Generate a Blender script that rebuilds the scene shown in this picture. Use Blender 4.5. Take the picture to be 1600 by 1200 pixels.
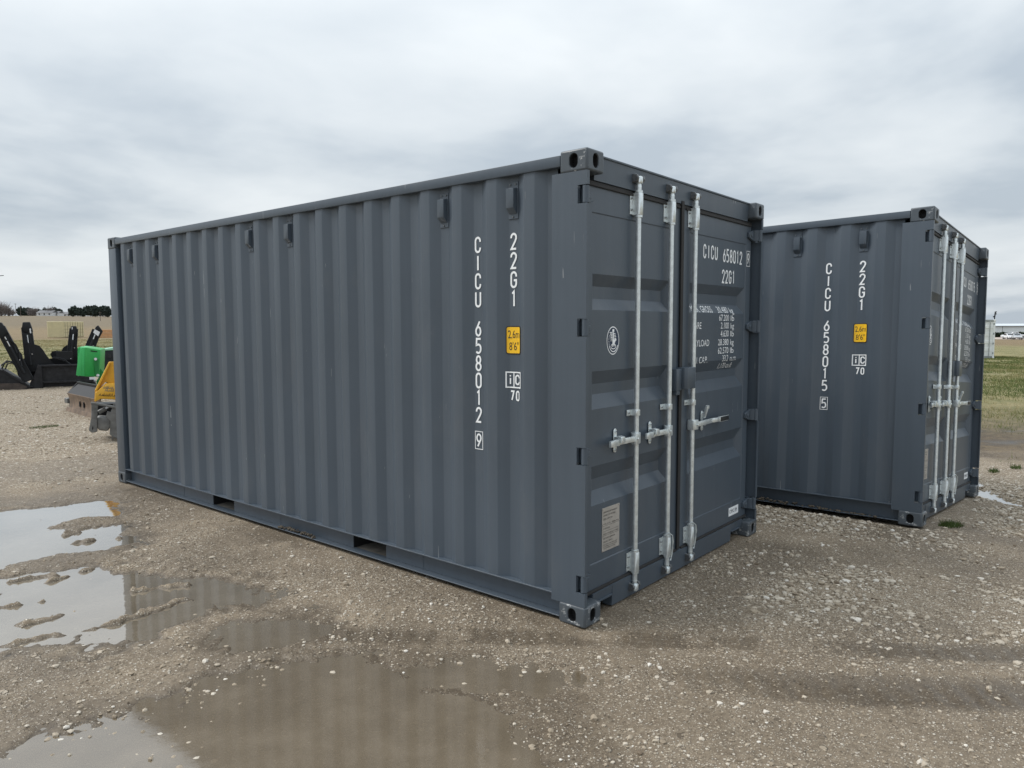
import bpy, bmesh, math, random
import numpy as np
from mathutils import Vector, Matrix, Euler
random.seed(7); rng = np.random.default_rng(11)
for o in list(bpy.data.objects): bpy.data.objects.remove(o)
S = bpy.context.scene
COL = S.collection
R = math.radians

# ------------------------------------------------------------------ camera
cam = bpy.data.cameras.new('camera'); camo = bpy.data.objects.new('camera', cam); COL.objects.link(camo)
cam.sensor_width = 36; cam.lens = 1142.26/1600*36; cam.clip_start = .05; cam.clip_end = 6000
rt = (0.64192317, -0.76676396, -0.00277173); up = (0.06260509, 0.0488086, 0.99684418); fw = (0.7642089, 0.6400709, -0.0793347)
camo.matrix_world = Matrix(((rt[0], up[0], -fw[0], -3.23393), (rt[1], up[1], -fw[1], -2.19287), (rt[2], up[2], -fw[2], 1.66159), (0, 0, 0, 1)))
S.camera = camo
S.render.engine = 'CYCLES'
S.render.resolution_x, S.render.resolution_y = 1024, 768
S.view_settings.view_transform = 'Standard'; S.view_settings.look = 'None'
S.view_settings.exposure = .36; S.view_settings.gamma = 1

# ------------------------------------------------------------------ sky: an overcast deck over a Nishita sky
SUN_AZ = Vector((-.56, .828)); SUN_EL = R(47)
W = bpy.data.worlds.new('World'); S.world = W; W.use_nodes = True
nt = W.node_tree; nt.nodes.clear(); N = nt.nodes.new; LK = nt.links.new
def wmath(op, a, b=None, c=None):
    n = N('ShaderNodeMath'); n.operation = op
    for i, v in enumerate((a, b, c)):
        if v is None: continue
        if isinstance(v, (int, float)): n.inputs[i].default_value = v
        else: LK(v, n.inputs[i])
    return n.outputs[0]
out = N('ShaderNodeOutputWorld'); bg = N('ShaderNodeBackground'); bg.inputs[1].default_value = .1
sky = N('ShaderNodeTexSky'); sky.sky_type = 'NISHITA'; sky.sun_disc = False
sky.sun_elevation = SUN_EL; sky.sun_rotation = math.atan2(SUN_AZ.x, SUN_AZ.y)
sky.air_density = 1.2; sky.dust_density = 3; sky.ozone_density = 1
tc = N('ShaderNodeTexCoord'); sp = N('ShaderNodeSeparateXYZ'); LK(tc.outputs['Generated'], sp.inputs[0])
zc = wmath('MAXIMUM', sp.outputs[2], 0.0); den = wmath('ADD', zc, .16)
cx = wmath('DIVIDE', sp.outputs[0], den); cy = wmath('DIVIDE', sp.outputs[1], den)
cb = N('ShaderNodeCombineXYZ'); LK(cx, cb.inputs[0]); LK(cy, cb.inputs[1])
def wnoise(scale, detail, rough, off):
    mp = N('ShaderNodeMapping'); mp.inputs['Location'].default_value = off; LK(cb.outputs[0], mp.inputs[0])
    n = N('ShaderNodeTexNoise'); n.inputs['Scale'].default_value = scale; n.inputs['Detail'].default_value = detail
    n.inputs['Roughness'].default_value = rough; n.inputs['Distortion'].default_value = .25; LK(mp.outputs[0], n.inputs['Vector']); return n.outputs[0]
n1 = wnoise(.75, 5, .5, (3.1, 1.7, 0)); n2 = wnoise(2.6, 6, .55, (8.2, 4.4, 0))
nm = wmath('ADD', wmath('MULTIPLY', n1, .84), wmath('MULTIPLY', n2, .16))
rp = N('ShaderNodeValToRGB'); LK(nm, rp.inputs[0])
e = rp.color_ramp.elements
e[0].position = .40; e[0].color = (.44, .50, .56, 1); e[1].position = .63; e[1].color = (.715, .755, .78, 1)
m_ = rp.color_ramp.elements.new(.5); m_.color = (.595, .645, .685, 1)
# overcast sky: steadily brighter towards the zenith
zg = wmath('MULTIPLY_ADD', wmath('MULTIPLY', zc, zc), 13.0, 8.9)
vm = N('ShaderNodeVectorMath'); vm.operation = 'SCALE'; LK(rp.outputs[0], vm.inputs[0]); LK(zg, vm.inputs['Scale'])
mx = N('ShaderNodeMixRGB'); mx.inputs[0].default_value = .93; LK(sky.outputs[0], mx.inputs[1]); LK(vm.outputs[0], mx.inputs[2])
LK(mx.outputs[0], bg.inputs[0]); LK(bg.outputs[0], out.inputs[0])

# ------------------------------------------------------------------ the veiled sun
sl = bpy.data.lights.new('sun', 'SUN'); sl.energy = 1.5; sl.angle = R(22); sl.color = (1, .965, .92)
so = bpy.data.objects.new('sun', sl); COL.objects.link(so)
sd = Vector((SUN_AZ.x*math.cos(SUN_EL), SUN_AZ.y*math.cos(SUN_EL), math.sin(SUN_EL))); so.location = sd*50
so.rotation_euler = sd.to_track_quat('Z', 'Y').to_euler()

# ================================================================== helpers
def tag(o, label=None, cat=None, group=None, kind=None):
    if label: o['label'] = label
    if cat: o['category'] = cat
    if group: o['group'] = group
    if kind: o['kind'] = kind
    return o
def empty(name, loc=(0, 0, 0), rot=(0, 0, 0)):
    o = bpy.data.objects.new(name, None); COL.objects.link(o); o.location = loc; o.rotation_euler = rot
    o.empty_display_size = .2; return o
def link(name, me, parent=None):
    o = bpy.data.objects.new(name, me); COL.objects.link(o)
    if parent: o.parent = parent
    return o
def copy_tree(o, parent=None):
    c = o.copy(); COL.objects.link(c); c.parent = parent
    for ch in o.children: copy_tree(ch, c)
    return c

class MB:
    def __init__(s): s.v = []; s.f = []; s.m = []
    def add(s, vs, fs, m=0):
        b = len(s.v); s.v += [tuple(map(float, p)) for p in vs]; s.f += [tuple(i+b for i in f) for f in fs]; s.m += [m]*len(fs); return s
    def box(s, x0, x1, y0, y1, z0, z1, m=0, mat=None):
        p = [(x, y, z) for x in (x0, x1) for y in (y0, y1) for z in (z0, z1)]
        if mat is not None: p = [mat @ Vector(q) for q in p]
        return s.add(p, [(0, 1, 3, 2), (4, 6, 7, 5), (0, 4, 5, 1), (2, 3, 7, 6), (0, 2, 6, 4), (1, 5, 7, 3)], m)
    def prism(s, poly, ax, a, b, m=0, mat=None):
        # polygon in the two other axes (cyclic order), extruded along ax from a to b
        def P(u, w, t):
            q = [0, 0, 0]; o = [i for i in (0, 1, 2) if i != ax]; q[o[0]] = u; q[o[1]] = w; q[ax] = t
            return mat @ Vector(q) if mat is not None else tuple(q)
        n = len(poly); vs = [P(u, w, a) for u, w in poly]+[P(u, w, b) for u, w in poly]
        fs = [tuple(range(n))[::-1], tuple(range(n, 2*n))]+[(i, (i+1) % n, (i+1) % n+n, i+n) for i in range(n)]
        return s.add(vs, fs, m)
    def cyl(s, p0, p1, r0, r1=None, n=12, m=0, cap=True):
        r1 = r0 if r1 is None else r1; p0 = Vector(p0); p1 = Vector(p1); d = (p1-p0).normalized()
        u = d.orthogonal().normalized(); w = d.cross(u); vs = []
        for p, r in ((p0, r0), (p1, r1)):
            vs += [p+(u*math.cos(2*math.pi*i/n)+w*math.sin(2*math.pi*i/n))*r for i in range(n)]
        fs = [(i, (i+1) % n, (i+1) % n+n, i+n) for i in range(n)]
        if cap: fs += [tuple(range(n))[::-1], tuple(range(n, 2*n))]
        return s.add(vs, fs, m)
    def tube(s, pts, r, n=6, m=0):
        pts = [Vector(p) for p in pts]; vs = []; k = len(pts)
        for i, p in enumerate(pts):
            d = (pts[min(i+1, k-1)]-pts[max(i-1, 0)]).normalized(); u = d.cross(Vector((.31, .17, .94))).normalized(); w = d.cross(u)
            rr = r[i] if isinstance(r, (list, tuple)) else r
            vs += [p+(u*math.cos(2*math.pi*j/n)+w*math.sin(2*math.pi*j/n))*rr for j in range(n)]
        fs = [(i*n+j, i*n+(j+1) % n, (i+1)*n+(j+1) % n, (i+1)*n+j) for i in range(k-1) for j in range(n)]
        fs += [tuple(range(n))[::-1], tuple(range((k-1)*n, k*n))]
        return s.add(vs, fs, m)
    def mesh(s, name, mats, bevel=0, seg=1, angle=35, normals=True):
        me = bpy.data.meshes.new(name); me.from_pydata(s.v, [], s.f)
        for i, p in enumerate(me.polygons): p.material_index = s.m[i]
        for m in (mats if isinstance(mats, (list, tuple)) else [mats]): me.materials.append(m)
        bm = bmesh.new(); bm.from_mesh(me)
        if normals: bmesh.ops.recalc_face_normals(bm, faces=bm.faces)
        if bevel:
            es = [e_ for e_ in bm.edges if len(e_.link_faces) == 2 and e_.calc_face_angle(0) > R(40)]
            bmesh.ops.bevel(bm, geom=es, offset=bevel, segments=seg, profile=.5, affect='EDGES', clamp_overlap=True)
        bm.to_mesh(me); bm.free()
        me.polygons.foreach_set('use_smooth', [True]*len(me.polygons)); me.set_sharp_from_angle(angle=R(angle))
        return me
    def build(s, name, mats, parent=None, **k): return link(name, s.mesh(name, mats, **k), parent)

def np_mesh(name, v, f, mats, smooth=False):
    me = bpy.data.meshes.new(name); nv = len(v); nf, k = f.shape
    me.vertices.add(nv); me.vertices.foreach_set('co', np.ascontiguousarray(v, dtype=np.float32).ravel())
    me.loops.add(nf*k); me.loops.foreach_set('vertex_index', np.ascontiguousarray(f, dtype=np.int32).ravel())
    me.polygons.add(nf); me.polygons.foreach_set('loop_start', np.arange(0, nf*k, k, dtype=np.int32))
    me.polygons.foreach_set('use_smooth', np.full(nf, smooth))
    me.update(calc_edges=True)
    for m in (mats if isinstance(mats, (list, tuple)) else [mats]): me.materials.append(m)
    return me
def fattr(me, name, arr):
    a = me.attributes.new(name, 'FLOAT', 'POINT'); a.data.foreach_set('value', np.ascontiguousarray(arr, dtype=np.float32))

def sm(a, b, x): t = np.clip((x-a)/(b-a), 0, 1); return t*t*(3-2*t)
_lat = {}
def vnoise(x, y, scale, seed=0):
    """value noise, 0..1"""
    if seed not in _lat: _lat[seed] = np.random.default_rng(seed+100).random((256, 256))
    L_ = _lat[seed]; x = np.asarray(x)/scale; y = np.asarray(y)/scale
    ix = np.floor(x).astype(int); iy = np.floor(y).astype(int); fx = x-ix; fy = y-iy
    fx = fx*fx*(3-2*fx); fy = fy*fy*(3-2*fy); g = lambda a, b: L_[a & 255, b & 255]
    return (g(ix, iy)*(1-fx)+g(ix+1, iy)*fx)*(1-fy)+(g(ix, iy+1)*(1-fx)+g(ix+1, iy+1)*fx)*fy
def fbm(x, y, scale, oct=4, seed=0, gain=.5):
    a = 1; t = 0; s = 0
    for i in range(oct): s = s+a*vnoise(x, y, scale, seed+i); t += a; a *= gain; scale *= .5
    return s/t
def polysd(x, y, P):
    """signed distance to polygon, inside positive"""
    P = np.array(P, float); d = np.full(x.shape, 1e9); ins = np.zeros(x.shape, bool)
    for i in range(len(P)):
        a = P[i]; b = P[(i+1) % len(P)]; e_ = b-a; t = np.clip(((x-a[0])*e_[0]+(y-a[1])*e_[1])/(e_@e_+1e-12), 0, 1)
        d = np.minimum(d, np.hypot(x-a[0]-t*e_[0], y-a[1]-t*e_[1]))
        c = ((a[1] > y) != (b[1] > y)) & (x < (b[0]-a[0])*(y-a[1])/(b[1]-a[1]+1e-12)+a[0]); ins ^= c
    return np.where(ins, d, -d)
def linedist(x, y, P):
    P = np.array(P, float); d = np.full(x.shape, 1e9)
    for a, b in zip(P[:-1], P[1:]):
        e_ = b-a; t = np.clip(((x-a[0])*e_[0]+(y-a[1])*e_[1])/(e_@e_), 0, 1); d = np.minimum(d, np.hypot(x-a[0]-t*e_[0], y-a[1]-t*e_[1]))
    return d

# ================================================================== materials
class NB:
    """small node-graph helper"""
    def __init__(s, name):
        s.mat = bpy.data.materials.new(name); s.mat.use_nodes = True; s.t = s.mat.node_tree; s.b = s.t.nodes['Principled BSDF']; s.o = s.t.nodes['Material Output']
    def n(s, typ, **k):
        n = s.t.nodes.new('ShaderNode'+typ)
        for a, v in k.items(): setattr(n, a, v)
        return n
    def set(s, node, key, v):
        i = node.inputs[key]
        if isinstance(v, bpy.types.NodeSocket): s.t.links.new(v, i)
        else: i.default_value = v
    def math(s, op, a, b=0, c=0, clamp=False):
        n = s.n('Math', operation=op, use_clamp=clamp); s.set(n, 0, a); s.set(n, 1, b); s.set(n, 2, c); return n.outputs[0]
    def pos(s, obj=True):
        n = s.n('TexCoord'); return n.outputs['Object']
    def mapping(s, vec, scale=(1, 1, 1), loc=(0, 0, 0)):
        n = s.n('Mapping'); s.set(n, 'Vector', vec); n.inputs['Scale'].default_value = scale; n.inputs['Location'].default_value = loc; return n.outputs[0]
    def noise(s, vec, scale, detail=4, rough=.55):
        n = s.n('TexNoise'); s.set(n, 'Vector', vec); s.set(n, 'Scale', scale); s.set(n, 'Detail', detail); s.set(n, 'Roughness', rough); return n.outputs[0]
    def voro(s, vec, scale, feature='F1', rnd=1):
        n = s.n('TexVoronoi', feature=feature); s.set(n, 'Vector', vec); s.set(n, 'Scale', scale); s.set(n, 'Randomness', rnd); return n
    def ramp(s, fac, stops):
        n = s.n('ValToRGB'); s.set(n, 0, fac); e_ = n.color_ramp.elements
        while len(e_) < len(stops): e_.new(.5)
        for i, (p, c) in enumerate(stops):
            e_[i].position = p; e_[i].color = (c, c, c, 1) if isinstance(c, (int, float)) else (*c, 1)
        return n.outputs[0]
    def mix(s, fac, a, b, mode='MIX'):
        n = s.n('MixRGB', blend_type=mode); s.set(n, 0, fac)
        for i, v in ((1, a), (2, b)): s.set(n, i, (*v, 1) if isinstance(v, tuple) and len(v) == 3 else v)
        return n.outputs[0]
    def attr(s, name):
        n = s.n('Attribute'); n.attribute_name = name; return n.outputs['Fac']
    def bump(s, h, strength=.3, dist=.01):
        n = s.n('Bump'); s.set(n, 'Strength', strength); s.set(n, 'Distance', dist); s.set(n, 'Height', h); s.set(s.b, 'Normal', n.outputs[0])
    def fin(s, col=None, rough=None, metal=None, spec=None):
        if col is not None: s.set(s.b, 'Base Color', (*col, 1) if isinstance(col, tuple) and len(col) == 3 else col)
        if rough is not None: s.set(s.b, 'Roughness', rough)
        if metal is not None: s.set(s.b, 'Metallic', metal)
        if spec is not None: s.set(s.b, 'Specular IOR Level', spec)
        return s.mat

def simple(name, col, rough=.6, metal=0, var=.25, scale=6, bump=0, spec=.5):
    k = NB(name); p = k.pos(); nz = k.noise(p, scale, 5, .6)
    dark = tuple(c*(1-var) for c in col); lite = tuple(min(1, c*(1+var)) for c in col)
    c = k.ramp(nz, [(.3, dark), (.7, lite)])
    if bump: k.bump(k.noise(p, scale*8, 3), bump, .004)
    r = k.math('MULTIPLY_ADD', nz, .2, rough-.1)
    return k.fin(c, r, metal, spec)

def paint(name, col, wear=0.0, rough=.42):
    k = NB(name); p = k.pos()
    nz = k.noise(p, 1.3, 4, .55)
    st = k.noise(k.mapping(p, (9, 9, .35)), 2.2, 4, .6)         # rain streaks running down
    a = tuple(c*.93 for c in col); b = tuple(c*1.06 for c in col)
    c = k.ramp(k.math('MULTIPLY_ADD', st, .55, k.math('MULTIPLY', nz, .45)), [(.35, a), (.65, b)])
    # dried dust film in blotches
    du = k.ramp(k.noise(k.mapping(p, (2, 2, .8)), 1.7, 6, .65), [(.55, 0.0), (.80, .10)])
    c = k.mix(du, c, (.26, .24, .215))
    # fine scratches and specks
    w1 = k.noise(k.mapping(p, (55, 55, 2.2)), 1.0, 3, .6); w2 = k.noise(p, 4.0, 3, .6)
    sc = k.ramp(k.math('MULTIPLY', w1, k.ramp(w2, [(.5, 0.0), (.62, 1.0)])), [(.66, 0.0), (.70, .55)])
    c = k.mix(sc, c, (.40, .41, .42))
    if wear:
        wn = k.noise(k.mapping(p, (1, 1, 1.6)), 16, 6, .72); wc = k.ramp(wn, [(.66-wear*.14, 0.0), (.72-wear*.12, 1.0)])
        c = k.mix(wc, c, (.42, .43, .43))
        rn = k.noise(p, 11, 5, .7); c = k.mix(k.ramp(rn, [(.68, 0.0), (.76, .8)]), c, (.22, .15, .085))
    k.bump(k.math('ADD', k.noise(p, 160, 2), k.math('MULTIPLY', k.noise(p, 3.0, 3), 2.5)), .10, .004)
    return k.fin(c, k.math('MULTIPLY_ADD', nz, .22, rough-.14), 0, .5)

SLATE = (.070, .0895, .1125)
M = {}
M['paint'] = paint('slate_paint', SLATE)
M['worn'] = paint('worn_slate_paint', (.068, .082, .096), wear=.35)
M['worn_low'] = paint('scuffed_slate_paint', (.078, .092, .106), wear=.75)
M['rubber'] = simple('black_rubber', (.022, .021, .021), .75, 0, .3, 9)
M['zinc'] = simple('galvanised_steel', (.74, .785, .79), .34, .65, .14, 34, .2)
M['cast'] = simple('dull_cast_steel', (.16, .165, .17), .5, .6, .35, 30, .2)
M['dark'] = simple('recess_shade_black', (.012, .012, .013), .9)  # near-black that paints in the shade inside pockets, casting holes and slots
M['white'] = simple('white_print', (.86, .88, .89), .5, 0, .06, 30)
M['yellow_lab'] = simple('yellow_label', (.86, .50, .015), .45, 0, .05, 20)
M['black_lab'] = simple('black_print', (.015, .015, .015), .5)
M['navy'] = simple('navy_print', (.012, .03, .07), .45)
M['plate'] = simple('data_plate_metal', (.45, .42, .385), .45, .35, .12, 25)
M['grip'] = simple('black_grip', (.012, .014, .016), .5)
M['wood'] = simple('weathered_floor_wood', (.22, .20, .17), .85, 0, .3, 14)

# ------------------------------------------------------------------ ground shape (metres, world XY)
PUD = {
 'up': [(-1.9, 5.75), (-1.56, 5.71), (-1.22, 5.57), (-0.94, 5.49), (-0.67, 5.32), (-0.46, 5.20), (-0.52, 4.79), (-0.61, 4.61), (-0.71, 4.77), (-0.92, 4.76), (-1.06, 4.58), (-1.05, 4.38), (-0.82, 4.32), (-0.83, 4.06), (-0.87, 3.82), (-0.94, 3.69), (-1.11, 3.69), (-1.34, 3.73), (-1.52, 3.72), (-1.71, 3.74), (-1.97, 3.87), (-2.3, 4.1)],
 'low': [(-2.4, 3.75), (-2.03, 3.59), (-1.78, 3.51), (-1.56, 3.45), (-1.29, 3.31), (-1.15, 3.14), (-1.2, 2.86), (-1.03, 2.72), (-0.87, 2.41), (-0.85, 2.12), (-0.94, 1.9), (-1.15, 1.89), (-1.34, 1.86), (-1.49, 1.83), (-1.66, 1.87), (-1.76, 1.96), (-1.82, 1.88), (-1.87, 2.09), (-2.01, 2.22), (-2.12, 2.25), (-2.32, 2.29), (-2.7, 2.5)],
 'bot': [(-2.75, 0.75), (-2.42, 1.04), (-2.3, 1.07), (-2.21, 1.08), (-2.05, 0.98), (-1.94, 0.97), (-1.78, 1.08), (-1.59, 1.04), (-1.39, 1.0), (-1.23, 1.04), (-1.05, 0.88), (-.93, .70), (-.98, .50), (-.90, .30), (-1.02, .12), (-.95, -.10), (-1.10, -.30), (-1.06, -.5), (-1.3, -.84), (-1.9, -.9), (-2.8, -.2)],
 'mid': [(-1.33, 1.38), (-1.21, 1.43), (-1.06, 1.41), (-0.89, 1.29), (-0.88, 1.1), (-0.98, 1.02), (-1.14, 1.1), (-1.31, 1.12), (-1.38, 1.26)],
}
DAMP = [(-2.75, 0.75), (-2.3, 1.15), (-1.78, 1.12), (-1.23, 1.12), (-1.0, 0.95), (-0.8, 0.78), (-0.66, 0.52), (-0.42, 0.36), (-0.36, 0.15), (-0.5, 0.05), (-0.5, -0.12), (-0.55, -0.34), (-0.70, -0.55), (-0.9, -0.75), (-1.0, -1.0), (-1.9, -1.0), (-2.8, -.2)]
PUD_R = [(6.9, -.95), (6.6, -1.02), (6.3, -1.2), (5.9, -1.48), (5.6, -1.75), (5.3, -1.85), (5.45, -1.5), (5.76, -1.2), (6.05, -1.02), (6.48, -.85)]
WATER_Z = -.012; WATER_R = -.205
RIDGES = [[(-2.4, 2.98), (-2.06, 2.92), (-1.94, 2.9), (-1.74, 2.82)], [(-2.4, 2.55), (-2.05, 2.5), (-1.86, 2.49), (-1.67, 2.47)],
          [(-2.5, 2.33), (-2.12, 2.25), (-1.72, 2.13), (-1.59, 2.13), (-1.32, 2.16), (-0.95, 2.12)], [(-1.13, 4.27), (-0.86, 4.36)],
          [(-1.3, 3.97), (-1.01, 3.96), (-0.88, 3.86)], [(-1.86, 3.18), (-1.67, 3.12), (-1.49, 3.19)], [(-1.25, 4.12), (-.9, 4.1)],
          [(-1.75, 3.35), (-1.35, 3.22)], [(-1.3, 2.55), (-1.05, 2.4)]]
TRACK1 = [(-1.3, 1.5), (.08, -.30), (1.14, -1.88), (2.4, -3.8)]
TRACK2 = [(-.75, .25), (-.32, -.53), (.655, -1.926), (1.8, -3.6)]
TRACK3 = [(8, 4.6), (12.26, -.5), (16, -5)]; TRACK4 = [(7, 3.5), (11, -1.1), (15, -5.8)]
def pud_sd(x, y):
    sd_ = np.full(np.shape(x), -9.); w = (x > -4) & (x < 1) & (y > -2) & (y < 7)
    if w.any():
        xx, yy = x[w], y[w]; b = np.full(xx.shape, -9.)
        for k, P in PUD.items(): b = np.maximum(b, polysd(xx, yy, P))
        sd_[w] = b+(fbm(xx, yy, .22, 5, 31, .65)-.5)*.34
    return sd_
def hfun(x, y):
    x = np.asarray(x, float); y = np.asarray(y, float)
    # yard level, falling away to the right under the second container
    pl = .0288-.0692*(x-3.317)-.01305*(y+1.009)-.012
    pl = np.minimum(pl, .018)
    drop = np.maximum(pl, -.19-.0085*np.maximum(x-6, 0))
    w = sm(2.5, 3.25, x)*sm(-60, -12, y)
    t = np.maximum(x, 0)/(np.maximum(x, 0)+np.maximum(y-6, 0)+.5)
    kx = sm(6, 10, x); w = w*(kx*sm(.3, .62, t)+(1-kx)*(1-sm(6, 13, y)))
    h = drop*w
    # far left: the fields rise to a low ridge
    left = 1-sm(.35, .7, t)
    h = h+left*(sm(120, 620, y)*9.6+sm(600, 1500, y)*5)
    d = np.hypot(x, y)
    h = h+(fbm(x, y, 40, 3, 3)-.5)*.4*sm(30, 120, d)
    # yard relief
    yard = 1-sm(26, 40, d)
    calm = np.ones(x.shape)
    h = h+yard*calm*((fbm(x, y, .9, 4, 5)-.5)*.022+(fbm(x, y, .16, 3, 9)-.5)*.010+(fbm(x, y, .05, 2, 13)-.5)*.009)
    h = h+yard*.006
    # under and right beside containers nothing pokes through
    ca = sm(.25, 0, np.maximum(np.maximum(-x, x-2.44), np.maximum(-y, y-6.06)))
    h = h*(1-ca)+ca*np.minimum(h, -.002)
    ux, uy = (x-3.317)-.03*(y+1), y+1.05
    cbm = sm(.2, 0, np.maximum(np.maximum(-ux, ux-2.44), np.maximum(-uy, uy-6.06)))
    h = h*(1-cbm)+cbm*np.minimum(h, pl-.004)
    # wheel tracks
    for T_, wd, dp in ((TRACK1, .12, .010), (TRACK2, .15, .014)):
        dl = linedist(x, y, T_); lug = np.sin((x*.56-y*.83)*2*math.pi/.11+3*np.sign(vnoise(x, y, 3., 17)-.5))*.004; h = h-(dp+lug)*np.exp(-(dl/wd)**2)+.006*np.exp(-((dl-.26)/.07)**2)
    # puddle basins
    s_ = pud_sd(x, y)
    h = h-.0125*sm(-.75, -.12, s_)*sm(.38, .62, fbm(x, y, .45, 3, 33))*(1-sm(-.02, .08, s_))
    h = h+(fbm(x, y, .09, 3, 34, .6)-.5)*.014*sm(-.8, -.2, s_)
    dep = np.where(y < 1.0, .027, .032); cm_ = sm(-.1, .15, s_)*np.where(y < 1.0, .32, .15); h = h*(1-cm_)+.004*cm_
    h = h-dep*sm(-.10, .12, s_)*(1-.6*sm(-.10, .12, s_)*0)
    inp = sm(-.05, .1, s_)
    near = (x > -4) & (x < 1) & (y > 1) & (y < 6)
    if near.any():
        add = np.zeros(x.shape)
        for Rg in RIDGES:
            xx, yy = x[near], y[near]; wx = xx+(fbm(xx, yy, .10, 3, 43)-.5)*.09; wy = yy+(fbm(xx, yy, .10, 3, 46)-.5)*.09
            dl = linedist(wx, wy, Rg)
            add[near] += .036*np.exp(-(dl/(.018+.035*vnoise(xx, yy, .13, 41)))**2)*sm(.22, .62, vnoise(xx, yy, .12, 40))*(.6+.7*vnoise(xx, yy, .03, 44))
        h = h+np.minimum(add, .04)*inp
    pr = (x > 4) & (x < 8) & (y > -3) & (y < 0)
    if pr.any():
        s2 = polysd(x[pr], y[pr], PUD_R)+(fbm(x[pr], y[pr], .25, 3, 37)-.5)*.2
        k_ = sm(-.12, .12, s2); h[pr] = h[pr]*(1-k_)+k_*(WATER_R-.03)
        k2 = sm(-.5, -.1, s2)*(1-k_); h[pr] = np.where(k2 > 0, np.maximum(h[pr], h[pr]*(1-k2)+k2*(WATER_R+.012)), h[pr])
    return h

# ================================================================== ground
def grow(a, step, lim, k=1.085):
    r = []; x = a
    while x < lim: step *= k; x += step; r.append(x)
    return r
def axis(lo, dm, d0, d1, step1, e1, lim):
    core = list(np.arange(lo, dm, step1))+list(np.arange(dm, d0, .03))
    mid = list(np.arange(d0, d1, e1))
    neg = [2*lo-v for v in grow(lo, step1, 600, 1.16)][::-1]
    return np.array(neg+core+mid+grow(mid[-1], e1, lim))
gx = axis(-2.8, 1.4, 3.6, 9.5, .0125, .05, 3600); gy = axis(-2.3, 5.6, 6.4, 14.0, .0125, .08, 3600)
GX, GY = np.meshgrid(gx, gy, indexing='ij')
GH = hfun(GX, GY); gv = np.stack([GX, GY, GH], -1).reshape(-1, 3)
nx, ny = len(gx), len(gy); ii = np.arange(nx*ny).reshape(nx, ny)
gf = np.stack([ii[:-1, :-1], ii[1:, :-1], ii[1:, 1:], ii[:-1, 1:]], -1).reshape(-1, 4)

def yard_masks(x, y, h):
    """wet 0..1, stone cover 0..1, grass 0..1"""
    s_ = pud_sd(x, y)
    near = sm(-1.1, -.1, s_)
    wet = np.maximum(sm(.020, .0, h-WATER_Z)*sm(-.5, -.05, s_), near*.7*sm(.42, .62, fbm(x, y, .7, 4, 51)))
    dm = np.zeros(x.shape); q_ = (np.abs(x) < 4) & (np.abs(y) < 3)
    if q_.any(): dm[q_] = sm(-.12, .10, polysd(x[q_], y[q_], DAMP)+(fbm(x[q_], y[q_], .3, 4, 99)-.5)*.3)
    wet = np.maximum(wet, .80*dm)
    t1 = np.exp(-(linedist(x, y, TRACK1)/.13)**4); t2 = np.exp(-(linedist(x, y, TRACK2)/.19)**4)
    n_ = fbm(x, y, .5, 4, 55)
    wet = np.maximum(wet, np.maximum(t1*.9*sm(.25, .45, n_), t2*sm(-.7, .2, x)))
    wet = np.maximum(wet, .5*sm(.48, .64, fbm(x, y, 1.5, 4, 58))*(1-sm(6, 12, np.hypot(x+1, y))))
    foot = (1-sm(.05, .9, -x))*sm(-.02, .0, -x)*sm(-.5, .5, y)*(1-sm(6, 7, y)); wet = np.maximum(wet, .7*foot*sm(.46, .60, fbm(x, y, .6, 4, 103)))  # darker, smoother patches along the left foot of the large container
    for T_ in (TRACK3, TRACK4): wet = np.maximum(wet, np.exp(-(linedist(x+(fbm(x, y, 1.1, 3, 97)-.5)*.8, y, T_)/.22)**2)*sm(.3, .5, n_))
    st = .12+.78*sm(.38, .62, fbm(x, y, 1.2, 4, 61))
    st = st*(1-.75*sm(-.15, .02, s_))
    st = np.maximum(st, .85*sm(5.5, 8.5, y)*(1-sm(3, 9, x)*0))
    rightg = sm(.8, 2.2, x)*(1-sm(.5, 2.5, y+0*x))
    st = np.maximum(st*(1-.3*rightg), rightg*sm(.40, .52, fbm(x, y, .8, 4, 63)))
    st = np.maximum(st, .8*sm(5.5, 6.5, x)*(1-sm(8, 9, x))*(1-sm(8, 12, y)))
    st = st*(1-.8*wet)
    edge = np.maximum((x-8.8+.25*y*0)/2.5, (y-23.2-.15*x)/3.0)+(fbm(x, y, 2.0, 4, 71)-.5)*2.2
    gr = sm(-.2, .6, edge)
    return wet, st, gr
xf, yf, hf = gv[:, 0], gv[:, 1], gv[:, 2]
wet, stn, grs = yard_masks(xf, yf, hf)

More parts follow.
